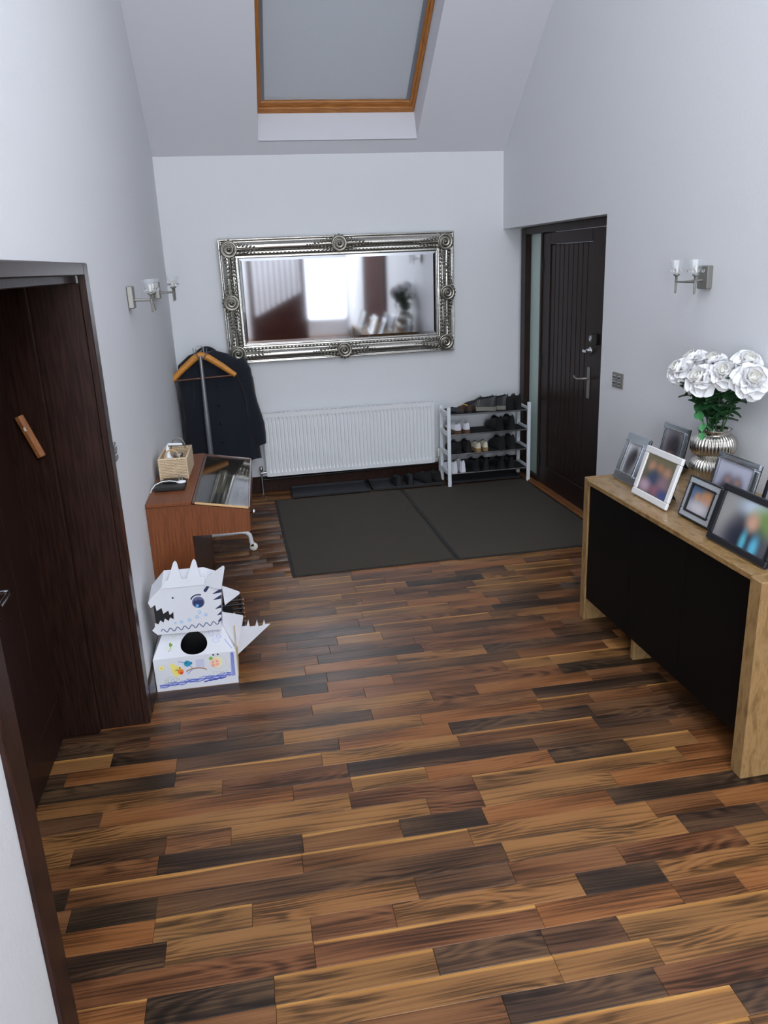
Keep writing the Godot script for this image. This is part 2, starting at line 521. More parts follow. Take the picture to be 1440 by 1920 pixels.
func grain_atlas() -> ImageTexture:
	var W := 1024
	var H := 64
	var base := [c8(66, 47, 35), c8(60, 45, 34), c8(70, 51, 39), c8(84, 57, 40), c8(88, 61, 42), c8(108, 69, 43), c8(114, 74, 46), c8(112, 73, 45), c8(113, 72, 46), c8(104, 65, 42), c8(110, 69, 44), c8(132, 82, 46), c8(127, 79, 44), c8(136, 92, 54), c8(130, 90, 53), c8(143, 99, 58)]
	var sap := {7: 0.12, 10: 0.10, 12: 0.09, 14: 0.16}
	var n := FastNoiseLite.new()
	n.seed = 11
	n.noise_type = FastNoiseLite.TYPE_SIMPLEX
	n.frequency = 1.0
	n.fractal_octaves = 3
	var n1 := FastNoiseLite.new()
	n1.seed = 5
	n1.frequency = 1.0
	n1.fractal_type = FastNoiseLite.FRACTAL_NONE
	var data := PackedByteArray()
	data.resize(W * H * 16 * 3)
	for r in 16:
		var bc: Color = base[r]
		var light := bc.lerp(c8(176, 130, 84), 0.32)
		var deep := bc.darkened(0.48)
		var curl := 0.35 + 0.5 * fmod(r * 0.37, 1.0)
		for y in H:
			var v := float(y) / H
			for x in W:
				var u := float(x) / W
				var wob := n1.get_noise_2d(u * 1.7, v * 0.7 + r * 17.0)
				var cloud := n1.get_noise_2d(u * 2.4 + 40.0, v * 0.8 + r * 5.0)
				var mask := smoothstep(-0.1, 0.5, n1.get_noise_2d(u * 1.8 + 90.0, v * 0.5 + r * 3.0))
				var ring := sin((v * 2.2 + wob * 3.2 + 0.25 * n1.get_noise_2d(u * 8.0, v * 3.0 + r * 9.0)) * TAU) * mask
				var streak := n.get_noise_2d(u * 1.5, (v + wob * 0.10) * 8.5 + r * 31.0)
				var fine := n1.get_noise_2d(u * 14.0, v * 46.0 + r * 13.0)
				var k := 0.75 * cloud + 0.42 * ring + 0.9 * streak + 0.14 * fine
				var c := bc.lerp(light, clampf(k, 0.0, 1.0)) if k > 0 else bc.lerp(deep, clampf(-k * 1.05, 0.0, 0.95))
				if sap.has(r):
					var e: float = v - (sap[r] + 0.13 * n1.get_noise_2d(u * 1.6, r * 7.0))
					if e < 0.06:
						c = c.lerp(c8(190, 140, 78).lerp(c8(160, 110, 58), clampf(0.5 + streak, 0, 1)), smoothstep(0.06, -0.03, e))
				var i := ((r * H + y) * W + x) * 3
				data[i] = int(clampf(c.r, 0, 1) * 255.0)
				data[i + 1] = int(clampf(c.g, 0, 1) * 255.0)
				data[i + 2] = int(clampf(c.b, 0, 1) * 255.0)
	return ImageTexture.create_from_image(Image.create_from_data(W, H * 16, false, Image.FORMAT_RGB8, data))

func plank(s: SurfaceTool, x0: float, x1: float, tone: String) -> void:
	# a strip along x, 92.6 mm wide, its top at y = 0 with a fine bevel; the middle of its far edge at z = 0
	var rows: Array = TONE_ROWS[tone]
	var r: int = rows[rng.randi() % rows.size()]
	var len_u := (x1 - x0) / 1.25
	var u0 := rng.randf() * maxf(0.0, 1.0 - len_u)
	var flip := rng.randf() < 0.5
	var tone_shift := rng.randf_range(0.88, 1.12)
	var col := Color(tone_shift * rng.randf_range(0.97, 1.03), tone_shift, tone_shift * rng.randf_range(0.96, 1.04))
	s.set_color(col)
	s.set_smooth_group(-1)
	var g := 0.0004
	var bv := 0.0012
	var zw := 0.0926
	var t := [Vector3(x0 + g + bv, 0, zw - g - bv), Vector3(x1 - g - bv, 0, zw - g - bv), Vector3(x1 - g - bv, 0, g + bv), Vector3(x0 + g + bv, 0, g + bv)]
	var e := [Vector3(x0 + g, -bv * 0.7, zw - g), Vector3(x1 - g, -bv * 0.7, zw - g), Vector3(x1 - g, -bv * 0.7, g), Vector3(x0 + g, -bv * 0.7, g)]
	var ua := u0 if not flip else u0 + len_u
	var ub := u0 + len_u if not flip else u0
	var va := (r + 0.97) / 16.0
	var vb := (r + 0.03) / 16.0
	var uv := [Vector2(ua, va), Vector2(ub, va), Vector2(ub, vb), Vector2(ua, vb)]
	for k in 4: t[k].y += 0.0
	tri(s, t[0], t[1], t[2], Vector3.UP, uv[0], uv[1], uv[2])
	tri(s, t[0], t[2], t[3], Vector3.UP, uv[0], uv[2], uv[3])
	for k in 4:
		var j := (k + 1) % 4
		var out: Vector3 = Vector3.UP + (e[k] + e[j] - t[2] - t[0]).normalized()
		tri(s, t[k], e[k], e[j], out, uv[k], uv[k], uv[j])
		tri(s, t[k], e[j], t[j], out, uv[k], uv[j], uv[j])
		var dn := Vector3(0, -0.01, 0)
		tri(s, e[k], e[k] + dn, e[j] + dn, out - Vector3.UP, uv[k], uv[k], uv[j])
		tri(s, e[k], e[j] + dn, e[j], out - Vector3.UP, uv[k], uv[j], uv[j])

func floor_planks() -> void:
	var tex := grain_atlas()
	M.planks.albedo_texture = tex
	M.planks.roughness_texture = noise_tex(0.05, [[0.0, Color(0.8, 0.8, 0.8)], [1.0, Color(1, 1, 1)]], 128, 128, 31)
	var fl := get_node("floor")
	var single := []
	var rest := []
	var names := ["D", "DM", "M", "Ms", "R", "R", "O", "O", "L", "Ls", "M", "DM"]
	for k in range(-52, 50):
		var z := 4.632 + 0.0926 * k
		var left := -0.46 if z > 3.3 and z < 5.4 else -0.12 - 0.0175 * z
		if z < 3.0: left = -0.06
		var right := 2.82 if z > 1.85 else 3.2
		var seq := []
		var x := left
		var tone := ""
		if ROWS.has(k):
			var w: PackedStringArray = ROWS[k].split(" ")
			tone = w[0]
			for i in range(1, w.size(), 2):
				var xe := float(w[i])
				if xe > x + 0.04:
					seq.append([x, xe, tone])
					x = xe
				tone = w[i + 1]
		while x < right:
			var xe := x + rng.randf_range(0.22, 0.72)
			if xe > right - 0.12: xe = right
			if tone == "": tone = names[rng.randi() % names.size()]
			seq.append([x, xe, tone])
			tone = ""
			x = xe
		for q in seq:
			# hidden by the mats, the desk or the camera's foot: joined; in view: single strips
			var seen: bool = k >= -29 and k <= 8 and q[0] < 2.75 and not (k > 4 and q[1] < 0.1)
			if k < -28 and q[1] > 0.72: seen = false
			if k <= -10 and q[0] > 2.15: seen = false
			if k > 0 and q[0] > 2.1: seen = false
			(single if seen else rest).append([k, q])
	single.sort_custom(func(a, b): return a[0] > b[0])
	var lean := Basis(Vector3.UP, -0.022)
	for i in single.size():
		if i >= 300:
			rest.append(single[i])
			continue
		var s := begin()
		plank(s, single[i][1][0], single[i][1][1], single[i][1][2])
		var o := part("plank", s, M.planks, fl)
		o.transform = Transform3D(lean, Vector3(0, rng.randf_range(-0.0002, 0.0002), 4.632 + 0.0926 * single[i][0]))
	var far := begin()
	for e in rest:
		var s2 := begin()
		plank(s2, e[1][0], e[1][1], e[1][2])
		far.append_from(s2.commit(), 0, Transform3D(lean, Vector3(0, 0, 4.632 + 0.0926 * e[0])))
	tag(part("planks_beyond", far, M.planks, fl), "", "", "", "stuff")

func skylight() -> void:
	var w := struct("window_1", "roof window with orange pine frame and closed grey blackout blind", "window")
	w.transform = slope_frame()
	var x0 := 0.806
	var x1 := 2.043
	# outer frame: bottom, left, right and top bars in two steps
	box_part("frame_bottom", Vector3(x0, 0.205, 0.200), Vector3(x1, 0.31, 0.252), M.pine, w, 0.004)
	box_part("sash_bottom", Vector3(x0 + 0.03, 0.222, 0.250), Vector3(x1 - 0.03, 0.30, 0.292), M.pine, w, 0.004)
	box_part("frame_side", Vector3(x0, 0.205, 0.25), Vector3(x0 + 0.022, 0.31, 1.75), M.pine_up, w, 0.003)
	box_part("frame_side", Vector3(x1 - 0.022, 0.205, 0.25), Vector3(x1, 0.31, 1.75), M.pine_up, w, 0.003)
	box_part("sash_side", Vector3(x0 + 0.02, 0.222, 0.252), Vector3(x0 + 0.042, 0.30, 1.75), M.pine_up, w, 0.003)
	box_part("sash_side", Vector3(x1 - 0.042, 0.222, 0.252), Vector3(x1 - 0.02, 0.30, 1.75), M.pine_up, w, 0.003)
	box_part("blind_rail", Vector3(x0 + 0.04, 0.230, 0.288), Vector3(x0 + 0.068, 0.27, 1.75), M.alu, w, 0.003)
	box_part("blind_rail", Vector3(x1 - 0.068, 0.230, 0.288), Vector3(x1 - 0.04, 0.27, 1.75), M.alu, w, 0.003)
	box_part("blind", Vector3(x0 + 0.055, 0.248, 0.296), Vector3(x1 - 0.055, 0.2495, 1.75), M.blind, w, 0.0)
	box_part("blind_bar", Vector3(x0 + 0.06, 0.243, 0.288), Vector3(x1 - 0.06, 0.256, 0.298), M.alu, w, 0.002)
	box_part("pane", Vector3(x0 + 0.03, 0.285, 0.27), Vector3(x1 - 0.03, 0.289, 1.75), M.glass, w, 0.0)
	# the second roof window, over the camera's end of the hall
	var v := struct("window_3", "roof window in the flat ceiling over the near end of the hall", "window")
	var fs := begin()
	bx(fs, Vector3(0.25, 4.97, 4.35), Vector3(0.31, 5.1, 5.85), 0.004)
	bx(fs, Vector3(1.59, 4.97, 4.35), Vector3(1.65, 5.1, 5.85), 0.004)
	bx(fs, Vector3(0.31, 4.97, 4.35), Vector3(1.59, 5.1, 4.41), 0.004)
	bx(fs, Vector3(0.31, 4.97, 5.79), Vector3(1.59, 5.1, 5.85), 0.004)
	part("frame", fs, M.pine, v)
	box_part("pane", Vector3(0.3, 5.0, 4.4), Vector3(1.6, 5.03, 5.8), M.window_glow, v, 0.0)
	var u := struct("window_4", "large roof window in the rear roof slope behind the camera", "window")
	u.transform = rear_frame()
	fs = begin()
	bx(fs, Vector3(0.95, 0, 1.2), Vector3(1.0, 0.12, 3.2), 0.004)
	bx(fs, Vector3(2.5, 0, 1.2), Vector3(2.55, 0.12, 3.2), 0.004)
	bx(fs, Vector3(1.0, 0, 1.2), Vector3(2.5, 0.12, 1.25), 0.004)
	bx(fs, Vector3(1.0, 0, 3.15), Vector3(2.5, 0.12, 3.2), 0.004)
	part("frame", fs, M.pine, u)
	box_part("pane", Vector3(0.98, 0.03, 1.23), Vector3(2.52, 0.06, 3.17), M.window_glow, u, 0.0)

func front_door() -> void:
	var d := struct("door_1", "dark brown boarded front door with frosted glass sidelight", "door")
	var m: Material = M.front_door
	var X := 2.95
	# frame
	box_part("jamb", Vector3(2.925, 0, 0.10), Vector3(3.06, 2.10, 0.205), m, d, 0.004)
	box_part("jamb", Vector3(2.925, 0, 1.66), Vector3(3.06, 2.10, 1.78), m, d, 0.004)
	box_part("head", Vector3(2.925, 2.045, 0.205), Vector3(3.06, 2.10, 1.66), m, d, 0.004)
	box_part("mullion", Vector3(2.94, 0.02, 0.492), Vector3(3.05, 2.045, 0.522), m, d, 0.003)
	box_part("bottom_rail", Vector3(2.94, 0.012, 0.205), Vector3(3.05, 0.05, 0.495), m, d, 0.003)
	tag(box_part("sidelight_pane", Vector3(2.975, 0.05, 0.20), Vector3(2.985, 2.045, 0.50), M.frost, d, 0.0), "pale green frosted glass")
	# the wall closing the recess behind the frame
	var f := begin()
	bx(f, Vector3(3.0, 0, 1.70), Vector3(3.15, 2.10, 1.93), 0.0)
	bx(f, Vector3(2.99, 0, -0.02), Vector3(3.15, 2.12, 0.12), 0.0)
	part("reveal", f, M.wall, d)
	# the leaf: two stiles, rails and ten upright boards
	box_part("stile", Vector3(X, 0.015, 0.525), Vector3(X + 0.045, 2.04, 0.675), m, d, 0.004)
	box_part("stile", Vector3(X, 0.015, 1.415), Vector3(X + 0.045, 2.04, 1.655), m, d, 0.004)
	box_part("top_rail", Vector3(X, 1.955, 0.675), Vector3(X + 0.045, 2.04, 1.415), m, d, 0.004)
	box_part("foot_rail", Vector3(X, 0.015, 0.675), Vector3(X + 0.045, 0.19, 1.415), m, d, 0.004)
	for i in 9:
		var z := 0.678 + i * 0.0820
		box_part("board", Vector3(X + 0.008, 0.19, z), Vector3(X + 0.04, 1.953, z + 0.0790), m, d, 0.006)
	# hinges
	for y in [1.80, 1.05, 0.22]:
		var h := begin()
		tube(h, [Vector3(X - 0.006, y - 0.055, 0.523), Vector3(X - 0.006, y + 0.055, 0.523)], 0.008, 8)
		bx(h, Vector3(X - 0.003, y - 0.05, 0.49), Vector3(X + 0.001, y + 0.05, 0.555), 0.001)
		part("hinge", h, M.groove, d)
	# lever handle on a long plate, thumb turn, deadbolt
	var p := begin()
	bx(p, Vector3(X - 0.008, 0.875, 1.415), Vector3(X, 1.10, 1.455), 0.004)
	var plate := part("handle_plate", p, M.brushed, d)
	p = begin()
	tube(p, [Vector3(X - 0.008, 1.02, 1.435), Vector3(X - 0.05, 1.02, 1.435), Vector3(X - 0.056, 1.018, 1.42), Vector3(X - 0.056, 1.01, 1.36), Vector3(X - 0.056, 1.016, 1.315), Vector3(X - 0.052, 1.026, 1.29)], [0.01, 0.01, 0.009, 0.008, 0.007, 0.006], 8)
	part("lever", p, M.brushed, plate)
	p = begin()
	var turn := Transform3D(Basis(Vector3.BACK, PI / 2), Vector3(X, 1.215, 1.44))
	lathe(p, [Vector2(0.03, 0), Vector2(0.03, 0.006), Vector2(0.018, 0.01), Vector2(0.016, 0.03), Vector2(0.0, 0.034)], 16, turn)
	bx(p, Vector3(X - 0.05, 1.205, 1.412), Vector3(X - 0.03, 1.225, 1.468), 0.004)
	part("thumb_turn", p, M.chrome, d)
	p = begin()
	lathe(p, [Vector2(0.024, 0), Vector2(0.024, 0.006), Vector2(0.014, 0.01), Vector2(0.0, 0.012)], 16, Transform3D(Basis(Vector3.BACK, PI / 2), Vector3(X, 1.30, 1.445)))
	part("lock_rosette", p, M.chrome, d)
	box_part("lock_box", Vector3(X - 0.02, 1.265, 1.49), Vector3(X, 1.34, 1.57), M.groove, d, 0.004)
	box_part("threshold", Vector3(2.885, 0.0, 0.10), Vector3(2.955, 0.016, 1.9), M.threshold, d, 0.004)

func side_door() -> void:
	var d := struct("door_2", "dark wood door deep in the left wall with panelled lining", "door", LEFT_TURN)
	box_part("casing", Vector3(-0.012, 0, 3.515), Vector3(0.014, 1.912, 3.5995), M.dark_gloss, d, 0.004)
	box_part("casing", Vector3(-0.012, 0, 5.140), Vector3(0.014, 1.912, 5.235), M.dark_gloss, d, 0.004)
	box_part("casing_head", Vector3(-0.012, 1.868, 3.5995), Vector3(0.014, 1.912, 5.14), M.dark_gloss, d, 0.004)
	var z := 3.572
	box_part("lining_head", Vector3(-0.34, 1.842, z), Vector3(-0.022, 1.9, 5.17), M.dark, d, 0.003)
	box_part("lining", Vector3(-0.19, 0, 3.53), Vector3(-0.012, 1.842, 3.599), M.dark, d, 0.002)
	box_part("door_stop", Vector3(-0.40, 0, 3.53), Vector3(-0.19, 1.842, 3.628), M.dark, d, 0.004)
	box_part("lining", Vector3(-0.19, 0, 5.145), Vector3(-0.004, 1.842, 5.21), M.dark, d, 0.004)
	box_part("door_stop", Vector3(-0.40, 0, 5.115), Vector3(-0.19, 1.842, 5.21), M.dark, d, 0.004)
	box_part("foot_rail", Vector3(-0.385, 0.008, 3.62), Vector3(-0.338, 0.186, 5.12), M.dark, d, 0.003)
	for i in 6:
		var a := 3.622 + i * 0.249
		box_part("board", Vector3(-0.385, 0.188, a), Vector3(-0.338, 1.85, a + 0.2475), M.dark, d, 0.003)
	var p := begin()
	bx(p, Vector3(-0.34, 0.76, 4.09), Vector3(-0.332, 0.93, 4.125), 0.003)
	tube(p, [Vector3(-0.33, 0.868, 4.108), Vector3(-0.285, 0.868, 4.108), Vector3(-0.283, 0.866, 4.14), Vector3(-0.285, 0.865, 4.23)], 0.009, 8)
	part("handle", p, M.chrome, d)

func far_room() -> void:
	# what the mirror shows of the hall's other end, plus an added fill window
	var w := struct("window_2", "tall bright window at the far end seen in the mirror", "window")
	var s := begin()
	bx(s, Vector3(1.95, 0.28, 9.16), Vector3(2.0, 2.6, 9.26), 0.004)
	bx(s, Vector3(2.73, 0.28, 9.16), Vector3(2.78, 2.6, 9.26), 0.004)
	bx(s, Vector3(2.0, 2.55, 9.16), Vector3(2.73, 2.6, 9.26), 0.004)
	bx(s, Vector3(2.0, 0.28, 9.16), Vector3(2.73, 0.33, 9.26), 0.004)
	part("frame", s, M.white, w)
	box_part("pane", Vector3(1.99, 0.31, 9.2), Vector3(2.74, 2.56, 9.22), M.window_glow, w, 0.0)
	w = struct("window_5", "added glowing window behind the camera for frontal fill light", "window")  # added out of the mirror's view, only to carry the frontal fill
	s = begin()
	bx(s, Vector3(-0.15, 0.45, 9.16), Vector3(-0.1, 3.05, 9.26), 0.004)
	bx(s, Vector3(0.47, 0.45, 9.16), Vector3(0.52, 3.05, 9.26), 0.004)
	bx(s, Vector3(-0.1, 3.0, 9.16), Vector3(0.47, 3.05, 9.26), 0.004)
	bx(s, Vector3(-0.1, 0.45, 9.16), Vector3(0.47, 0.5, 9.26), 0.004)
	part("frame", s, M.white, w)
	box_part("pane", Vector3(-0.11, 0.49, 9.2), Vector3(0.48, 3.01, 9.22), M.window_glow, w, 0.0)
	var d := struct("door_3", "reddish brown door in the right wall seen in the mirror", "door")
	box_part("leaf", Vector3(2.765, 0.01, 5.35), Vector3(2.80, 2.08, 7.0), M.stairs, d, 0.004)
	s = begin()
	bx(s, Vector3(2.75, 0, 5.25), Vector3(2.81, 2.16, 5.35), 0.004)
	bx(s, Vector3(2.75, 0, 7.0), Vector3(2.81, 2.16, 7.1), 0.004)
	bx(s, Vector3(2.75, 2.08, 5.35), Vector3(2.81, 2.16, 7.0), 0.004)
	part("casing", s, M.stairs, d)
	var b := thing("stair_balustrade", "reddish brown wooden stair balustrade reflected in the left of the mirror", "balustrade", Vector3(0.9, 0, 8.3))
	box_part("newel_post", Vector3(-0.05, 0, -0.05), Vector3(0.05, 1.9, 0.05), M.stairs, b, 0.008)
	box_part("newel_post", Vector3(0.9, 0, -0.05), Vector3(1.0, 2.3, 0.05), M.stairs, b, 0.008)
	s = begin()
	tube(s, [Vector3(0, 1.7, 0), Vector3(0.95, 2.05, 0)], 0.035, 8)
	part("handrail", s, M.stairs, b)
	s = begin()
	prism(s, [Vector2(0, 0), Vector2(0.95, 0), Vector2(0.95, 0.95), Vector2(0, 0.5)], -0.02, 0.02)
	part("string_board", s, M.stairs, b)
	for i in 8:
		var x := 0.14 + i * 0.1
		s = begin()
		tube(s, [Vector3(x, 0.52 + x * 0.45, 0), Vector3(x, 1.7 + x * 0.36, 0)], 0.014, 6)
		part("baluster", s, M.stairs, b)

# ------------------------------------------------------------------ furniture
func console() -> void:
	var t := thing("console_cabinet", "low black three door cabinet framed in polished beige travertine beside the front door", "cabinet", Vector3(2.155, 0, 3.09))
	box_part("end_slab", Vector3(0.012, 0, 0), Vector3(0.63, 0.782, 0.055), M.trav_side, t, 0.003)
	box_part("end_slab", Vector3(-0.014, 0, 1.397), Vector3(0.63, 0.782, 1.462), M.trav_side, t, 0.003)
	box_part("top_slab", Vector3(0.0, 0.757, 0.0555), Vector3(0.63, 0.782, 1.3965), M.trav, t, 0.003)
	box_part("body", Vector3(0.045, 0.125, 0.056), Vector3(0.63, 0.756, 1.396), M.black, t, 0.002)
	var w := (1.396 - 0.06) / 3.0
	for i in 3:
		box_part("door", Vector3(0.018, 0.127, 0.059 + i * w), Vector3(0.042, 0.753, 0.059 + (i + 1) * w - 0.003), M.black_gloss, t, 0.002)
	box_part("foot_slab", Vector3(0.045, 0, 0.505), Vector3(0.5, 0.125, 0.535), M.trav_side, t, 0.003)

func desk() -> void:
	var t := thing("display_desk", "teak display desk with sloping glass lid against the left wall", "desk", Vector3(-0.047, 0, 2.8), -0.04)
	# end face in the plane z = 0; the desk runs back along -z
	var end_ := [Vector2(0.0, 0.0), Vector2(0.215, 0.0), Vector2(0.212, 0.575), Vector2(0.507, 0.575), Vector2(0.512, 0.692), Vector2(0.228, 0.742), Vector2(0.0, 0.742)]
	var s := begin()
	prism(s, end_, -0.022, 0.0)
	part("end_panel", s, M.teak, t)
	s = begin()
	prism(s, end_, -1.10, -1.078)
	part("end_panel", s, M.teak, t)
	box_part("top", Vector3(-0.004, 0.742, -1.105), Vector3(0.226, 0.760, 0.006), M.teak_flat, t, 0.003)
	box_part("back_panel", Vector3(0.0, 0.05, -1.078), Vector3(0.015, 0.742, -0.022), M.teak_flat, t, 0.0)
	box_part("pedestal_front", Vector3(0.2, 0.05, -1.078), Vector3(0.212, 0.575, -0.06), M.teak_dark, t, 0.002)
	box_part("front_board", Vector3(0.493, 0.575, -1.078), Vector3(0.510, 0.690, -0.022), M.teak_flat, t, 0.002)
	box_part("case_floor", Vector3(0.2, 0.575, -1.078), Vector3(0.5, 0.587, -0.022), M.lid_inside, t, 0.0)
	# lid
	var lid := Transform3D(Basis(Vector3.BACK, -0.176), Vector3(0.226, 0.746, 0))
	tag(box_part("lid_glass", Vector3(0.012, 0.003, -1.07), Vector3(0.284, 0.008, -0.012), M.lid, t, 0.0, lid), "clear glass lid")
	s = begin()
	bx(s, Vector3(0.0, 0.0, -1.10), Vector3(0.014, 0.012, 0.0), 0.002, lid)
	bx(s, Vector3(0.282, 0.0, -1.10), Vector3(0.292, 0.010, 0.0), 0.002, lid)
	bx(s, Vector3(0.014, 0.0, -1.10), Vector3(0.282, 0.012, -1.06), 0.002, lid)
	part("lid_edge", s, M.teak_dark, t)
	box_part("lid_trim", Vector3(0.014, 0.0, -0.016), Vector3(0.286, 0.009, 0.0), M.cane, t, 0.002, lid)
	# under the glass: a dark tray, and beige strips standing in for a reflection
	box_part("inner_tray", Vector3(0.235, 0.589, -0.55), Vector3(0.492, 0.64, -0.07), M.lid_inside, t, 0.004)
	box_part("reflection_strip", Vector3(0.31, 0.590, -1.05), Vector3(0.36, 0.655, -0.56), M.beige, t, 0.003)
	box_part("reflection_strip", Vector3(0.44, 0.642, -0.55), Vector3(0.48, 0.655, -0.2), M.beige, t, 0.003)
	s = begin()
	lathe(s, [Vector2(0.006, 0), Vector2(0.006, 0.014), Vector2(0.014, 0.018), Vector2(0.013, 0.028), Vector2(0.0, 0.032)], 14, Transform3D(Basis(Vector3.BACK, -PI / 2), Vector3(0.508, 0.668, -0.035)))
	part("knob", s, M.chrome, t)
	# the white castored frame that stands under it
	var f := thing("castor_frame", "bent white tube frame on a castor under the teak display desk", "trolley base", Vector3(0.17, 0, 1.5))
	for dz in [0.0]:
		s = begin()
		tube(s, [Vector3(0.03, 0.138, dz), Vector3(0.15, 0.14, dz), Vector3(0.23, 0.142, dz), Vector3(0.262, 0.136, dz), Vector3(0.283, 0.117, dz), Vector3(0.290, 0.086, dz), Vector3(0.291, 0.062, dz)], 0.015, 12)
		part("leg_tube", s, M.white, f)
		s = begin()
		lathe(s, [Vector2(0.004, -0.011), Vector2(0.024, -0.013), Vector2(0.028, -0.007), Vector2(0.028, 0.007), Vector2(0.024, 0.013), Vector2(0.004, 0.013)], 16, Transform3D(Basis(Vector3.RIGHT, PI / 2), Vector3(0.305, 0.028, dz)))
		bx(s, Vector3(0.281, 0.03, dz - 0.013), Vector3(0.31, 0.064, dz + 0.013), 0.004)
		part("castor", s, M.ivory, f)
	s = begin()
	tube(s, [Vector3(0.055, 0.138, 0.0), Vector3(0.055, 0.138, -0.45)], 0.013, 8)
	tube(s, [Vector3(0.055, 0.138, -0.40), Vector3(0.055, 0.0, -0.40)], 0.013, 8)
	part("cross_tube", s, M.white, f)

func mats() -> void:
	var a := [["door_mat", "dark brown ribbed door mat in front of the radiator, left of its twin", Vector2(0.69, 0.34), Vector2(1.768, 2.085)], ["door_mat", "dark brown ribbed door mat lying against the front door threshold", Vector2(1.772, 0.352), Vector2(2.88, 2.10)]]
	for e in a:
		var p: Vector2 = e[2]
		var q: Vector2 = e[3]
		var t := thing(e[0], e[1], "door mat", Vector3((p.x + q.x) / 2, 0.0006, (p.y + q.y) / 2), 0.003 if p.x < 1.0 else 0.0, "two dark mats by the front door")
		var h := (q - p) / 2
		box_part("edging", Vector3(-h.x, 0, -h.y), Vector3(h.x, 0.006, h.y), M.mat_edge, t, 0.003)
		box_part("pile", Vector3(-h.x + 0.018, 0.001, -h.y + 0.018), Vector3(h.x - 0.018, 0.010, h.y - 0.018), M.mat, t, 0.004)
	# boot trays
	var i := 0
	for x in [[0.84, 1.515], [1.53, 2.165], [2.215, 2.86]]:
		var t := thing("boot_tray", ["empty grey rubber boot tray under the left half of the radiator", "grey rubber boot tray holding shoes beside the white rack", "dark boot tray on the floor underneath the white shoe rack"][i], "boot tray", Vector3((x[0] + x[1]) / 2, 0.012, 0.18), -0.01, "grey boot trays along the back wall")
		var h: float = (x[1] - x[0]) / 2
		box_part("base", Vector3(-h, 0, -0.155), Vector3(h, 0.008, 0.155), M.rubber, t, 0.002)
		var s := begin()
		bx(s, Vector3(-h, 0, -0.155), Vector3(h, 0.026, -0.138), 0.006)
		bx(s, Vector3(-h, 0, 0.138), Vector3(h, 0.022, 0.155), 0.006)
		bx(s, Vector3(-h, 0, -0.139), Vector3(-h + 0.016, 0.024, 0.139), 0.006)
		bx(s, Vector3(h - 0.016, 0, -0.139), Vector3(h, 0.024, 0.139), 0.006)
		part("rim", s, M.rubber_edge, t)
		i += 1

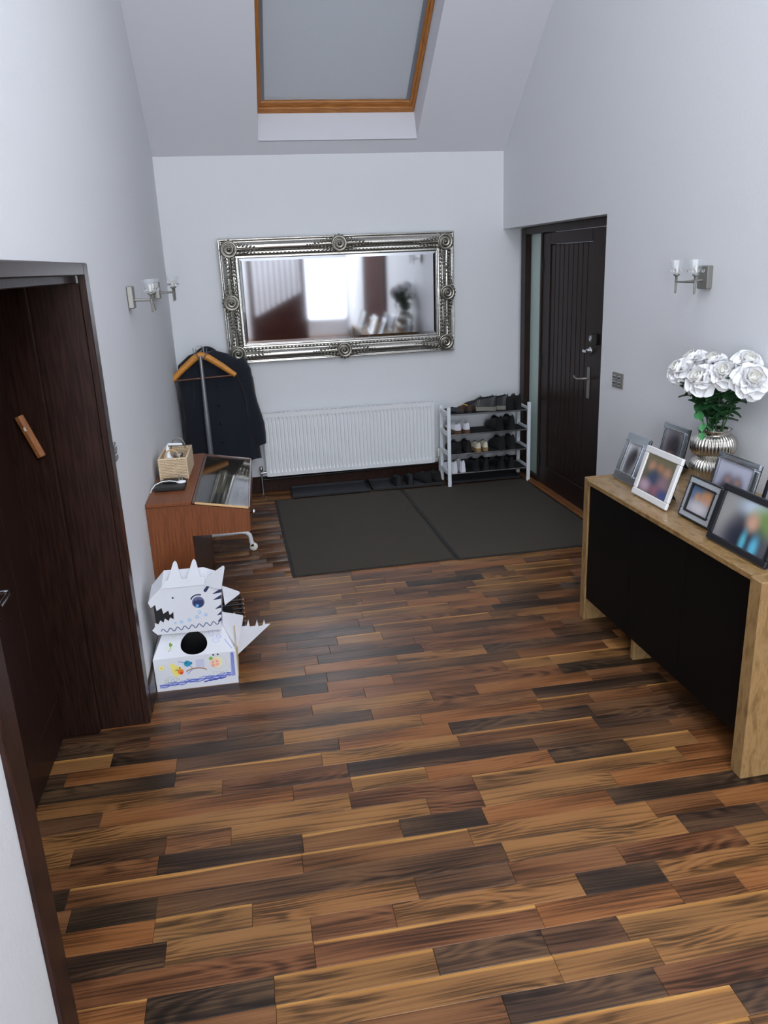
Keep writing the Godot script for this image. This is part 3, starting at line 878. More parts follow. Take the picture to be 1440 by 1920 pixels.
func mirror() -> void:
	var W := 1.922
	var H := 0.977
	var t := thing("wall_mirror", "large rectangular mirror in an ornate silver baroque frame over the radiator", "mirror", Vector3(0.423 + W / 2, 1.123 + H / 2, 0.045))
	t.rotation.x = 0.03
	# moulding: profile from the outer edge (d = 0) to the glass (d = 0.17), height above the wall
	var prof := [Vector2(0.0, -0.03), Vector2(0.0, 0.02), Vector2(0.006, 0.03), Vector2(0.016, 0.026), Vector2(0.022, 0.018), Vector2(0.034, 0.030), Vector2(0.05, 0.042), Vector2(0.066, 0.046), Vector2(0.082, 0.040), Vector2(0.094, 0.026), Vector2(0.102, 0.018), Vector2(0.112, 0.024), Vector2(0.12, 0.024), Vector2(0.126, 0.014), Vector2(0.138, 0.012), Vector2(0.146, 0.016), Vector2(0.152, 0.010), Vector2(0.155, -0.005)]
	var cs := [Vector2(-W / 2, -H / 2), Vector2(W / 2, -H / 2), Vector2(W / 2, H / 2), Vector2(-W / 2, H / 2)]
	for k in 4:
		var s := begin()
		var rows := []
		for p in prof:
			var r := []
			for e in 2:
				var c: Vector2 = cs[(k + e) % 4]
				r.append(Vector3(c.x - signf(c.x) * p.x, c.y - signf(c.y) * p.x, p.y))
			rows.append(r)
		s.set_smooth_group(0)
		grid(s, rows)
		part("moulding", s, M.silver, t)
	# rows of small beads along the inner edge
	var bd := begin()
	for k in 4:
		var a: Vector2 = cs[k]
		var b: Vector2 = cs[(k + 1) % 4]
		a -= a.sign() * 0.118
		b -= b.sign() * 0.118
		var n := int(a.distance_to(b) / 0.03)
		for i in n:
			var p := a.lerp(b, (i + 0.5) / n)
			blob(bd, Vector3(p.x, p.y, 0.024), Vector3(0.010, 0.010, 0.008), Basis(), 6, 4)
	tag(part("beading", bd, M.antique, t), "", "", "", "stuff")
	# ornaments
	for k in 4:
		var c: Vector2 = cs[k] - cs[k].sign() * 0.082
		ornament("corner_ornament", t, Vector3(c.x, c.y, 0.045), cs[k].sign(), 1.3, true)
	for e in [[Vector2(0, -H / 2 + 0.066), 0.0], [Vector2(0, H / 2 - 0.066), PI], [Vector2(-W / 2 + 0.066, 0), -PI / 2], [Vector2(W / 2 - 0.066, 0), PI / 2]]:
		ornament("centre_ornament", t, Vector3(e[0].x, e[0].y, 0.045), Vector2(1, -1).rotated(e[1]), 1.25, false, e[1])
	# bevelled glass
	var gx := W / 2 - 0.15
	var gy := H / 2 - 0.15
	var s2 := begin()
	quad(s2, Vector3(-gx + 0.025, -gy + 0.025, 0.004), Vector3(gx - 0.025, -gy + 0.025, 0.004), Vector3(gx - 0.025, gy - 0.025, 0.004), Vector3(-gx + 0.025, gy - 0.025, 0.004), Vector3.BACK)
	part("glass", s2, M.mirror, t)
	s2 = begin()
	var o4 := [Vector2(-gx, -gy), Vector2(gx, -gy), Vector2(gx, gy), Vector2(-gx, gy)]
	for k in 4:
		var a: Vector2 = o4[k]
		var b: Vector2 = o4[(k + 1) % 4]
		var a2 := a - a.sign() * 0.025
		var b2 := b - b.sign() * 0.025
		quad(s2, Vector3(a.x, a.y, 0.0015), Vector3(b.x, b.y, 0.0015), Vector3(b2.x, b2.y, 0.004), Vector3(a2.x, a2.y, 0.004), Vector3.BACK)
	part("bevelled_edge", s2, M.bevel, t)
	box_part("backing", Vector3(-W / 2 + 0.02, -H / 2 + 0.02, -0.028), Vector3(W / 2 - 0.02, H / 2 - 0.02, -0.004), M.black, t, 0.0)

# a rosette of rings with scrolled leaves running out on both sides
func ornament(called: String, parent: Node, at: Vector3, sg: Vector2, k: float, corner: bool, ang := 0.0) -> void:
	var s := begin()
	var face := Transform3D(Basis(Vector3.RIGHT, PI / 2), at)
	lathe(s, [Vector2(0.05, -0.03), Vector2(0.052, 0.004), Vector2(0.046, 0.014), Vector2(0.038, 0.008), Vector2(0.033, 0.006), Vector2(0.029, 0.016), Vector2(0.023, 0.018), Vector2(0.018, 0.010), Vector2(0.013, 0.012), Vector2(0.009, 0.022), Vector2(0.0, 0.025)], 20, Transform3D(face.basis.scaled(Vector3(k, k, k)), at))
	var dirs := []
	if corner:
		dirs = [Vector2(-sg.x, 0), Vector2(0, -sg.y)]
	else:
		dirs = [Vector2(1, 0).rotated(ang), Vector2(-1, 0).rotated(ang)]
	for d in dirs:
		var nrm := Vector2(-d.y, d.x)
		for i in 6:
			for side in [-1.0, 1.0]:
				var along: float = 0.062 + i * 0.027
				var off: float = side * (0.034 - i * 0.0045)
				var p: Vector2 = d * along + nrm * off
				var b := Basis(Vector3.BACK, d.angle() + side * 0.7)
				blob(s, at + Vector3(p.x, p.y, 0.004), Vector3(0.024 - i * 0.0022, 0.0085, 0.011), b, 7, 4)
		tube(s, [at + Vector3(d.x, d.y, 0) * 0.05 + Vector3(0, 0, 0.006), at + Vector3(d.x, d.y, 0) * 0.23], [0.008, 0.003], 6)
		for i in 3:
			var p2: Vector2 = d * (0.215 + i * 0.022)
			blob(s, at + Vector3(p2.x, p2.y, 0.002), Vector3(0.007, 0.007, 0.007), Basis(), 6, 4)
	# leaves towards the outer edge
	var out := sg.normalized() if corner else Vector2(0, -1).rotated(ang)
	for i in 7:
		var a := out.angle() + (i - 3) * 0.42
		var p3 := Vector2.from_angle(a) * 0.058
		blob(s, at + Vector3(p3.x, p3.y, -0.002), Vector3(0.019, 0.014, 0.014), Basis(Vector3.BACK, a), 7, 4)
	part(called, s, M.antique, parent)

func radiator() -> void:
	var t := thing("radiator", "long white ribbed panel radiator under the silver mirror", "radiator", Vector3(0.652, 0.155, 0.0))
	var W := 1.486
	var H := 0.545
	var s := begin()
	# fluted front: flat margins above and below, flutes between that taper out at both ends
	var n := 45
	var rows := []
	var ys := [0.0, 0.03, 0.042, 0.055, H - 0.058, H - 0.045, H - 0.033, H]
	var dep := [0.0, 0.0, 0.5, 1.0, 1.0, 0.5, 0.0, 0.0]
	for k in ys.size():
		var r := []
		for i in n:
			var x0 := 0.02 + (W - 0.04) * i / n
			var w := (W - 0.04) / n
			for e in [[0.0, 0.0], [0.30, 0.0], [0.42, 1.0], [0.72, 1.0], [0.86, 0.0]]:
				r.append(Vector3(x0 + e[0] * w, ys[k], 0.105 - 0.011 * e[1] * dep[k]))
		r.append(Vector3(W - 0.02, ys[k], 0.105))
		rows.append(r)
	grid(s, rows, false, false)
	bx(s, Vector3(0.0, 0, 0.085), Vector3(0.021, H, 0.106), 0.004)
	bx(s, Vector3(W - 0.021, 0, 0.085), Vector3(W, H, 0.106), 0.004)
	part("front_panel", s, M.white, t)
	box_part("rear_panel", Vector3(0.01, 0.0, 0.03), Vector3(W - 0.01, H - 0.01, 0.045), M.white, t, 0.004)
	box_part("side_cover", Vector3(-0.002, 0.01, 0.035), Vector3(0.0, H, 0.103), M.white, t, 0.0)
	box_part("side_cover", Vector3(W, 0.01, 0.035), Vector3(W + 0.002, H, 0.103), M.white, t, 0.0)
	s = begin()
	for i in 40:
		bx(s, Vector3(0.01 + i * (W - 0.02) / 40, H - 0.004, 0.04), Vector3(0.01 + (i + 0.55) * (W - 0.02) / 40, H, 0.1), 0.0)
	bx(s, Vector3(0.0, H - 0.006, 0.032), Vector3(W, H + 0.001, 0.042), 0.001)
	bx(s, Vector3(0.0, H - 0.006, 0.098), Vector3(W, H + 0.001, 0.106), 0.001)
	tag(part("top_grille", s, M.white, t), "", "", "", "stuff")
	s = begin()
	tube(s, [Vector3(0.0, 0.03, 0.07), Vector3(-0.05, 0.03, 0.07)], 0.011, 10)
	tube(s, [Vector3(-0.045, 0.055, 0.07), Vector3(-0.045, -0.03, 0.07), Vector3(-0.045, -0.155, 0.07)], 0.009, 10)
	lathe(s, [Vector2(0.014, 0), Vector2(0.017, 0.006), Vector2(0.015, 0.034), Vector2(0.0, 0.038)], 12, Transform3D(Basis(), Vector3(-0.045, 0.05, 0.07)))
	part("valve", s, M.steel, t)
	s = begin()
	tube(s, [Vector3(W, 0.03, 0.07), Vector3(W + 0.05, 0.03, 0.07), Vector3(W + 0.05, -0.155, 0.07)], 0.009, 10)
	lathe(s, [Vector2(0.015, 0), Vector2(0.019, 0.006), Vector2(0.018, 0.075), Vector2(0.0, 0.085)], 12, Transform3D(Basis(), Vector3(W + 0.05, 0.04, 0.07)))
	part("thermostat_valve", s, M.ivory, t)
	s = begin()
	tube(s, [Vector3(-0.045, -0.035, 0.05), Vector3(W + 0.05, -0.02, 0.05)], 0.008, 8)
	part("pipe", s, M.black, t)

func shoe_rack() -> void:
	var t := thing("shoe_rack", "white four tier shoe rack with black fabric shelves beside the front door", "shoe rack", Vector3(2.175, 0, 0.14), -0.014)
	var W := 0.735
	var D := 0.285
	for x in [0.0, W - 0.03]:
		box_part("post", Vector3(x, 0, D - 0.022), Vector3(x + 0.03, 0.695, D), M.rack_white, t, 0.004)
		box_part("post", Vector3(x, 0, 0), Vector3(x + 0.03, 0.675, 0.022), M.rack_white, t, 0.004)
		for y in [0.117, 0.285, 0.455, 0.625]:
			box_part("side_rail", Vector3(x + 0.004, y - 0.012, 0.02), Vector3(x + 0.022, y + 0.026, D - 0.02), M.rack_white, t, 0.003)
	for y in [0.117, 0.285, 0.455, 0.625]:
		box_part("shelf", Vector3(0.026, y, 0.012), Vector3(W - 0.026, y + 0.006, D - 0.012), M.lining, t, 0.001)
		for z in [0.012, D - 0.012]:
			var s := begin()
			tube(s, [Vector3(0.02, y + 0.003, z), Vector3(W - 0.02, y + 0.003, z)], 0.006, 8)
			part("shelf_bar", s, M.steel, t)
	# shoes: heel towards the room unless turned
	var X := 2.175
	var y4 := [0.1235, 0.2915, 0.4615, 0.6315]
	pair("sneaker", "black pale soled sneaker in the middle of the top shelf", 2.555, y4[3], 0.27, 0.11, 0.28, 0.115, 0.105, 0.03, M.shoe_black, M.sole_grey, 1.05, true)
	pair("sandal", "brown sandal with yellow strap on the top shelf", 2.40, y4[3], 0.27, 0.085, 0.24, 0.055, 0.09, 0.014, M.shoe_brown, M.sole_black, -0.5, false, M.yellow)
	pair("ankle_boot", "black ankle boot at the right end of the top shelf", 2.76, y4[3], 0.28, 0.085, 0.24, 0.13, 0.075, 0.016, M.shoe_suede, M.sole_black, 0.15)
	pair("slipper", "flat dark grey slipper at the left end of the top shelf", 2.295, y4[3], 0.262, 0.07, 0.20, 0.035, 0.08, 0.01, M.rubber, M.sole_black, 0.4)
	pair("trainer", "white trainer with black collar and brown sole, second shelf", 2.30, y4[2], 0.285, 0.088, 0.25, 0.07, 0.085, 0.03, M.shoe_white, M.sole_brown, 0.1)
	pair("boot", "large black boot at the right of the second shelf", 2.685, y4[2], 0.27, 0.115, 0.27, 0.115, 0.105, 0.025, M.shoe_black, M.sole_black, 0.08)
	pair("loafer", "dark brown black loafer at the left of the third shelf", 2.31, y4[1], 0.27, 0.10, 0.27, 0.095, 0.09, 0.022, M.shoe_suede, M.sole_black, 0.05)
	pair("canvas_shoe", "cream canvas shoe with tan heel on the third shelf", 2.485, y4[1], 0.285, 0.075, 0.22, 0.06, 0.07, 0.028, M.shoe_cream, M.tan, 0.0)
	pair("walking_boot", "matt black walking boot at the right of the third shelf", 2.70, y4[1], 0.28, 0.105, 0.26, 0.12, 0.10, 0.02, M.shoe_suede, M.sole_black, 0.05)
	pair("tennis_shoe", "all white tennis shoe at the left of the bottom shelf", 2.265, y4[0], 0.285, 0.083, 0.25, 0.088, 0.072, 0.026, M.shoe_white, M.shoe_white, 0.08)
	pair("brogue", "black leather brogue mid way along the bottom shelf", 2.465, y4[0], 0.275, 0.10, 0.27, 0.095, 0.09, 0.024, M.shoe_black, M.sole_black, 0.06)
	pair("school_shoe", "black school shoe at the right of the bottom shelf", 2.70, y4[0], 0.27, 0.10, 0.26, 0.085, 0.09, 0.022, M.shoe_black, M.sole_black, 0.03)
	pair("black_shoe", "black shoe in the middle of the grey boot trays", 1.82, 0.021, 0.19, 0.115, 0.25, 0.085, 0.088, 0.022, M.shoe_black, M.sole_black, -0.05)
	pair("lace_shoe", "dark lace shoe on the boot tray beside the rack", 2.05, 0.021, 0.17, 0.10, 0.25, 0.09, 0.09, 0.022, M.shoe_suede, M.sole_black, 0.25)

func pair(called: String, label: String, x: float, y: float, z: float, gap: float, L: float, H: float, wd: float, sole: float, um: Material, sm: Material, turn := 0.0, stripes := false, strap: Material = null) -> void:
	for sd in [-1, 1]:
		var side := "left" if sd < 0 else "right"
		var at := Vector3(x + sd * gap / 2, y, z + (0.012 if sd < 0 else 0.0))
		var t := thing(called, label + ", " + side + " of its pair", "shoe", at, turn + sd * -0.04, "shoes by the front door")
		var ws := [0.60, 0.70, 0.72, 0.72, 0.80, 0.92, 1.0, 0.98, 0.82, 0.45]
		var hs := [0.95, 1.0, 0.92, 0.86, 0.80, 0.66, 0.50, 0.42, 0.36, 0.22]
		var N := 14
		var rows := []
		var line := []
		for i in N:
			var f := float(i) / (N - 1)
			var g := f * (ws.size() - 1)
			var a := mini(int(g), ws.size() - 2)
			var w: float = lerpf(ws[a], ws[a + 1], g - a) * wd / 2
			var h: float = lerpf(hs[a], hs[a + 1], g - a) * H
			if i == 0 or i == N - 1: w *= 0.72
			var zz := L / 2 - f * L
			line.append([w, zz])
			var r := []
			for j in 17:
				var q := PI * j / 16
				var xx := cos(q)
				var yy := pow(sin(q), 0.62)
				var p := Vector3(w * xx * (1.0 - 0.18 * yy), sole + h * yy, zz)
				if f > 0.06 and f < 0.44 and absf(xx) < 0.62:
					p.y = sole + h * 0.30
				r.append(p)
			rows.append(r)
		var s := begin()
		grid(s, rows)
		cap(s, rows[0], Vector3.BACK)
		cap(s, rows[-1], Vector3.FORWARD)
		part("upper", s, um, t)
		s = begin()
		var pl := []
		for e in line: pl.append(Vector2(e[0] * 1.06, -e[1] * 1.02))
		for k in range(line.size() - 1, -1, -1): pl.append(Vector2(-line[k][0] * 1.06, -line[k][1] * 1.02))
		prism(s, pl, 0.0, sole + 0.004, Transform3D(Basis(Vector3.RIGHT, -PI / 2), Vector3.ZERO))
		part("sole", s, sm, t)
		s = begin()
		blob(s, Vector3(0, sole + H * 0.34, L * 0.25), Vector3(wd * 0.21, H * 0.05, L * 0.17), Basis(), 12, 6)
		part("insole", s, M.lining, t)
		if strap:
			s = begin()
			var arc := []
			for j in 9:
				var q := PI * j / 8
				arc.append(Vector3(cos(q) * wd * 0.47, sole + sin(q) * H * 0.62, -L * 0.12))
			tube(s, arc, 0.008, 6)
			part("strap", s, strap, t)
		else:
			s = begin()
			for j in 3:
				var zz := L * (0.02 - j * 0.055)
				var yy := sole + H * (0.79 - j * 0.085)
				tube(s, [Vector3(-wd * 0.2, yy - 0.004, zz), Vector3(0, yy + 0.004, zz - 0.004), Vector3(wd * 0.2, yy - 0.004, zz - 0.008)], 0.0028, 5)
			part("laces", s, M.sole_grey if stripes else (M.shoe_white if um == M.shoe_white else M.lining), t)
		if stripes:
			for j in 2:
				for q in [-1.0, 1.0]:
					s = begin()
					tube(s, [Vector3(q * wd * 0.40, sole + 0.012, -L * (0.02 + j * 0.06)), Vector3(q * wd * 0.33, sole + H * 0.55, -L * (-0.02 + j * 0.06))], 0.004, 5)
					part("side_stripe", s, M.sole_grey, t)

func coats() -> void:
	var st := thing("coat_stand", "grey metal coat stand in the corner behind the teak desk", "coat stand", Vector3(0.213, 0, 0.42))
	var s := begin()
	tube(s, [Vector3(0, 0.02, 0), Vector3(0, 0.75, 0), Vector3(0, 1.24, 0)], [0.021, 0.020, 0.013], 12)
	part("pole", s, M.pole, st)
	s = begin()
	lathe(s, [Vector2(0.17, 0), Vector2(0.17, 0.012), Vector2(0.15, 0.02), Vector2(0.03, 0.035), Vector2(0.018, 0.06)], 24)
	part("base", s, M.pole, st)
	for k in 4:
		var a := k * PI / 2 + 0.5
		var d := Vector3(cos(a), 0, sin(a))
		s = begin()
		tube(s, [Vector3(0, 1.22, 0), d * 0.03 + Vector3(0, 1.23, 0), d * 0.055 + Vector3(0, 1.26, 0), d * 0.06 + Vector3(0, 1.30, 0)], 0.004, 6)
		part("hook", s, M.pole, st)
	# the empty hanger in front
	var h := thing("coat_hanger", "empty orange wooden hanger in front of the navy coat", "coat hanger", Vector3(0.215, 1.235, 0.40))
	h.rotation.z = 0.03
	s = begin()
	tube(s, [Vector3(-0.255, -0.175, 0.015), Vector3(-0.15, -0.085, 0.01), Vector3(-0.05, -0.01, 0.0), Vector3(0, 0.012, 0.0), Vector3(0.05, -0.01, 0.0), Vector3(0.15, -0.085, 0.01), Vector3(0.245, -0.165, 0.015)], [0.02, 0.025, 0.027, 0.028, 0.027, 0.025, 0.02], 10)
	part("shoulder_bar", s, M.hanger, h)
	s = begin()
	tube(s, [Vector3(-0.235, -0.165, 0.015), Vector3(0.235, -0.165, 0.015)], 0.009, 8)
	part("trouser_bar", s, M.teak_dark, h)
	s = begin()
	var hk := [Vector3(0, -0.02, 0)]
	for j in 8:
		var a := -PI / 2 + j * 0.62
		hk.append(Vector3(0.022 * cos(a), 0.062 + 0.022 * sin(a) + 0.0, 0))
	tube(s, hk, 0.003, 6)
	part("hook", s, M.steel, h)
	# the coats themselves: lofted cloth with folds
	coat("navy_coat", "dark navy coat hanging wide on the corner coat stand", Vector3(0.286, 0, 0.245), [[1.255, 0.07, 0.05, -0.03], [1.225, 0.16, 0.07, -0.02], [1.16, 0.25, 0.085, -0.01], [1.06, 0.275, 0.095, 0.0], [0.85, 0.275, 0.10, 0.0], [0.65, 0.285, 0.105, 0.012], [0.45, 0.30, 0.11, 0.02], [0.36, 0.305, 0.112, 0.022]], M.navy, 0.05, 3)
	coat("khaki_jacket", "khaki jacket showing at the right edge of the navy coat", Vector3(0.44, 0, 0.12), [[1.16, 0.05, 0.04, -0.02], [1.12, 0.10, 0.05, -0.01], [0.98, 0.13, 0.055, 0.0], [0.75, 0.15, 0.06, 0.01], [0.52, 0.165, 0.06, 0.02], [0.44, 0.165, 0.06, 0.02]], M.khaki, 0.04, 5)

func coat(called: String, label: String, at: Vector3, secs: Array, m: Material, fold: float, sd: int) -> void:
	var t := thing(called, label, "coat", at)
	var n := FastNoiseLite.new()
	n.seed = sd
	n.frequency = 1.6
	var rows := []
	for i in range(secs.size() * 4 - 3):
		var f := i / 4.0
		var a := mini(int(f), secs.size() - 2)
		var e := []
		for k in 4: e.append(lerpf(secs[a][k], secs[a + 1][k], f - a))
		var r := []
		for j in 48:
			var q := TAU * j / 48
			var g: float = fold * (1.2 - e[0]) * sin(q * 9.0 + n.get_noise_2d(e[0] * 0.8, q) * 3.0) + 0.05 * n.get_noise_2d(cos(q) * 2.0, e[0] * 1.5 + sin(q) * 2.0)
			r.append(Vector3(e[3] + e[1] * cos(q) * (1.0 + 0.3 * g), e[0] + 0.01 * sin(q * 3.0), e[2] * sin(q) * (1.0 + 2.0 * g)))
		rows.append(r)
	var s := begin()
	grid(s, rows, true)
	cap(s, rows[0], Vector3.UP)
	cap(s, rows[-1], Vector3.DOWN)
	part("body", s, m, t)
	var w: float = secs[2][1]
	var hem: float = secs[-1][0]
	for side in [-1.0, 1.0]:
		var pts := []
		var rad := []
		var top: float = secs[1][0] - 0.05
		for i in 9:
			var f := i / 8.0
			pts.append(Vector3(side * (w * (0.82 if side > 0 else 0.76) + (0.095 if side > 0 else 0.03) * sqrt(f) * w / 0.25) + (0.03 * f if side > 0 else 0.0), lerpf(top, hem + 0.12, f), 0.03 + 0.03 * sin(f * 5.0)))
			rad.append((0.055 + 0.012 * sin(f * 9.0 + side)) * clampf(w / 0.22, 0.6, 1.0))
		s = begin()
		tube(s, pts, rad, 14)
		part("sleeve", s, m, t)
	s = begin()
	var cl := []
	for i in 11:
		var q := PI * i / 10
		cl.append(Vector3(secs[0][3] + secs[0][1] * 1.05 * cos(q), secs[0][0] + 0.0 - 0.02 * cos(q * 2.0), -secs[0][2] * 0.9 * sin(q) + 0.03))
	tube(s, cl, 0.022, 8)
	part("collar", s, m, t)
	if m == M.navy:
		s = begin()
		for i in 4:
			lathe(s, [Vector2(0.011, 0), Vector2(0.011, 0.004), Vector2(0.0, 0.005)], 10, Transform3D(Basis(Vector3.RIGHT, PI / 2), Vector3(0.03, 1.0 - i * 0.15, 0.125)))
		part("buttons", s, M.navy_trim, t)

# ------------------------------------------------------------------ the cardboard dragon
func dot(im: Image, x: float, y: float, r: float, c: Color) -> void:
	for yy in range(int(y - r - 1), int(y + r + 2)):
		for xx in range(int(x - r - 1), int(x + r + 2)):
			if xx >= 0 and yy >= 0 and xx < im.get_width() and yy < im.get_height():
				var k := clampf(r + 0.5 - Vector2(xx + 0.5 - x, yy + 0.5 - y).length(), 0.0, 1.0) * c.a
				if k > 0:
					im.set_pixel(xx, yy, im.get_pixel(xx, yy).lerp(Color(c.r, c.g, c.b), k))

func stroke(im: Image, pts: Array, w: float, c: Color) -> void:
	for i in pts.size() - 1:
		var n := maxi(1, int(pts[i].distance_to(pts[i + 1]) / maxf(1.0, w * 0.5)))
		for k in n + 1:
			var p: Vector2 = pts[i].lerp(pts[i + 1], float(k) / n)
			dot(im, p.x, p.y, w, c)

func oval(cx: float, cy: float, rx: float, ry: float, a0 := 0.0, a1 := TAU) -> Array:
	var r := []
	for i in 21:
		var a := lerpf(a0, a1, i / 20.0)
		r.append(Vector2(cx + rx * cos(a), cy + ry * sin(a)))
	return r

func drawn(w: int, h: int, what: String) -> StandardMaterial3D:
	var im := Image.create(w, h, false, Image.FORMAT_RGB8)
	im.fill(c8(218, 219, 226))
	var blue := c8(92, 108, 196)
	var deep := c8(44, 52, 88)
	if what == "front":
		# a child's drawing: waves, a yellow chick, a blue fish, a pink faced lamb, a sun
		for i in 9:
			var pts := []
			for k in 24:
				pts.append(Vector2(20 + k * 19.5, 196 - k * 1.4 + 7 * sin(k * 1.1 + i) - i * 2.2 + rng.randf_range(-4, 4)))
			stroke(im, pts, 1.3 if i % 3 else 2.6, Color(blue.r, blue.g, blue.b, 0.7))
		for i in 4:
			stroke(im, [Vector2(300 + i * 34, 190 - i * 3), Vector2(345 + i * 30, 182 - i * 3)], 4.0, Color(0.2, 0.26, 0.62, 0.8))
		for i in 5:
			stroke(im, [Vector2(478 + i * 4, 8), Vector2(474 + i * 5, 170)], 1.6, Color(blue.r, blue.g, blue.b, 0.8))
		stroke(im, [Vector2(150, 30), Vector2(205, 46), Vector2(235, 90), Vector2(200, 122)], 2.0, Color(blue.r, blue.g, blue.b, 0.5))
		dot(im, 45, 62, 15, c8(244, 236, 170))
		dot(im, 45, 62, 8, c8(232, 206, 92))
		stroke(im, oval(45, 62, 20, 18), 1.2, c8(214, 208, 150))
		for k in 7:
			dot(im, 112 + k * 4, 52 + k * 9, 14 + k * 3.2 * (1.0 - k / 14.0), c8(238, 226, 128))
		dot(im, 138, 92, 32, c8(238, 222, 118))
		dot(im, 158, 100, 19, c8(240, 132, 52))
		dot(im, 162, 110, 10, c8(222, 74, 40))
		dot(im, 156, 74, 4.5, c8(40, 44, 50))
		stroke(im, [Vector2(128, 90), Vector2(138, 84), Vector2(142, 92)], 1.8, c8(60, 70, 60))
		stroke(im, oval(98, 168, 48, 38, PI, TAU), 1.6, c8(196, 206, 160))
		for k in 5:
			stroke(im, [Vector2(62 + k * 17, 142), Vector2(58 + k * 17, 178)], 1.2, c8(168, 176, 170))
			dot(im, 70 + k * 18, 150 + (k % 2) * 22, 2.2, c8(110, 150, 90))
		dot(im, 205, 50, 21, c8(38, 150, 178))
		dot(im, 226, 50, 10, c8(46, 132, 176))
		dot(im, 198, 46, 6, c8(26, 104, 140))
		stroke(im, oval(255, 108, 62, 22, PI * 1.02, TAU * 0.99), 2.4, c8(190, 150, 110))
		stroke(im, oval(255, 112, 62, 22, PI * 1.05, TAU * 0.99), 1.4, c8(110, 74, 60))
		for k in 8:
			stroke(im, [Vector2(262 + k * 6, 30), Vector2(258 + k * 7, 84)], 1.2, Color(0.58, 0.6, 0.85, 0.6))
		dot(im, 385, 62, 37, c8(232, 228, 178))
		dot(im, 374, 66, 30, c8(248, 200, 176))
		dot(im, 362, 82, 10, c8(244, 156, 140))
		dot(im, 390, 78, 9, c8(246, 168, 150))
		dot(im, 362, 60, 4, c8(200, 72, 60))
		dot(im, 388, 56, 4, c8(200, 72, 60))
		dot(im, 352, 32, 12, c8(132, 186, 84))
		dot(im, 370, 10, 6, deep)
		dot(im, 398, 10, 6, deep)
		stroke(im, oval(402, 100, 62, 32, -0.2, PI * 0.9), 1.6, c8(206, 204, 214))
		for k in 5:
			stroke(im, [Vector2(362 + k * 20, 126), Vector2(362 + k * 20, 146)], 1.5, c8(190, 196, 170))
		stroke(im, oval(402, 66, 44, 46), 1.2, c8(214, 206, 160))
	elif what == "slope":
		stroke(im, oval(96, 60, 16, 28), 1.4, c8(190, 206, 150))
		dot(im, 92, 150, 12, c8(120, 160, 70))
		dot(im, 84, 138, 7, c8(96, 138, 60))
		stroke(im, [Vector2(92, 150), Vector2(96, 186), Vector2(88, 200)], 2.0, c8(96, 136, 60))
		for k in 5: stroke(im, oval(96, 156, 14 + k * 7, 12 + k * 6, 0.2, 1.6 + k), 1.0, c8(212, 216, 190))
		stroke(im, oval(400, 70, 16, 44), 1.6, c8(176, 186, 232))
		stroke(im, oval(414, 150, 24, 16), 1.6, c8(176, 186, 232))
		stroke(im, oval(446, 120, 16, 12), 2.0, c8(160, 172, 226))
		stroke(im, oval(456, 60, 12, 24), 1.6, c8(190, 196, 236))
		stroke(im, [Vector2(478, 150), Vector2(496, 228)], 3.0, c8(150, 166, 224))
	elif what == "head":
		var s := 512.0 / 0.36
		var at := func(x: float, y: float) -> Vector2: return Vector2(x * s, (0.53 - y) * s)
		var e: Vector2 = at.call(0.231, 0.424)
		dot(im, e.x, e.y, 40, c8(120, 124, 150))
		dot(im, e.x, e.y + 3, 36, c8(96, 100, 136))
		dot(im, e.x, e.y + 5, 33, c8(44, 54, 96))
		dot(im, e.x - 12, e.y - 24, 12, c8(96, 100, 136))
		dot(im, e.x + 14, e.y - 24, 12, c8(96, 100, 136))
		dot(im, e.x - 9, e.y + 24, 11, c8(92, 168, 224))
		stroke(im, oval(e.x + 2, e.y - 18, 46, 34, PI * 1.08, PI * 1.62), 4.5, deep)
		var d: Vector2 = at.call(0.121, 0.458)
		dot(im, d.x, d.y, 6.5, deep)
		for b in [[0.231, 0.374, 9.0], [0.218, 0.352, 9.0], [0.258, 0.358, 8.0], [0.182, 0.341, 9.0], [0.146, 0.335, 8.0], [0.118, 0.333, 5.0]]:
			var p: Vector2 = at.call(b[0], b[1])
			stroke(im, oval(p.x, p.y, b[2], b[2]), 2.2, c8(140, 186, 230))
		var wv := []
		for k in 100:
			var f := k / 99.0
			wv.append(at.call(lerpf(0.052, 0.322, f), lerpf(0.300, 0.313, f) + 0.0085 * sin(f * 52.0)))
		stroke(im, wv, 2.6, c8(74, 84, 124))
		for k in [[0.338, 0.47, 0.30], [0.338, 0.44, 0.30], [0.338, 0.395, 0.305], [0.336, 0.362, 0.31], [0.33, 0.330, 0.31]]:
			var p0: Vector2 = at.call(k[0], k[1])
			var p1: Vector2 = at.call(k[2], k[1] - 0.012)
			for q in 14:
				var f := q / 13.0
				dot(im, lerpf(p0.x, p1.x, f), lerpf(p0.y, p1.y, f), lerpf(13.0, 2.0, f), deep)
		for q in 10:
			var f := q / 9.0
			var p2: Vector2 = at.call(lerpf(0.268, 0.283, f), lerpf(0.478, 0.497, f))
			dot(im, p2.x, p2.y, lerpf(11.0, 8.0, f), deep)
	var m := mat(Color.WHITE, 0.8)
	m.albedo_texture = ImageTexture.create_from_image(im)
	return m

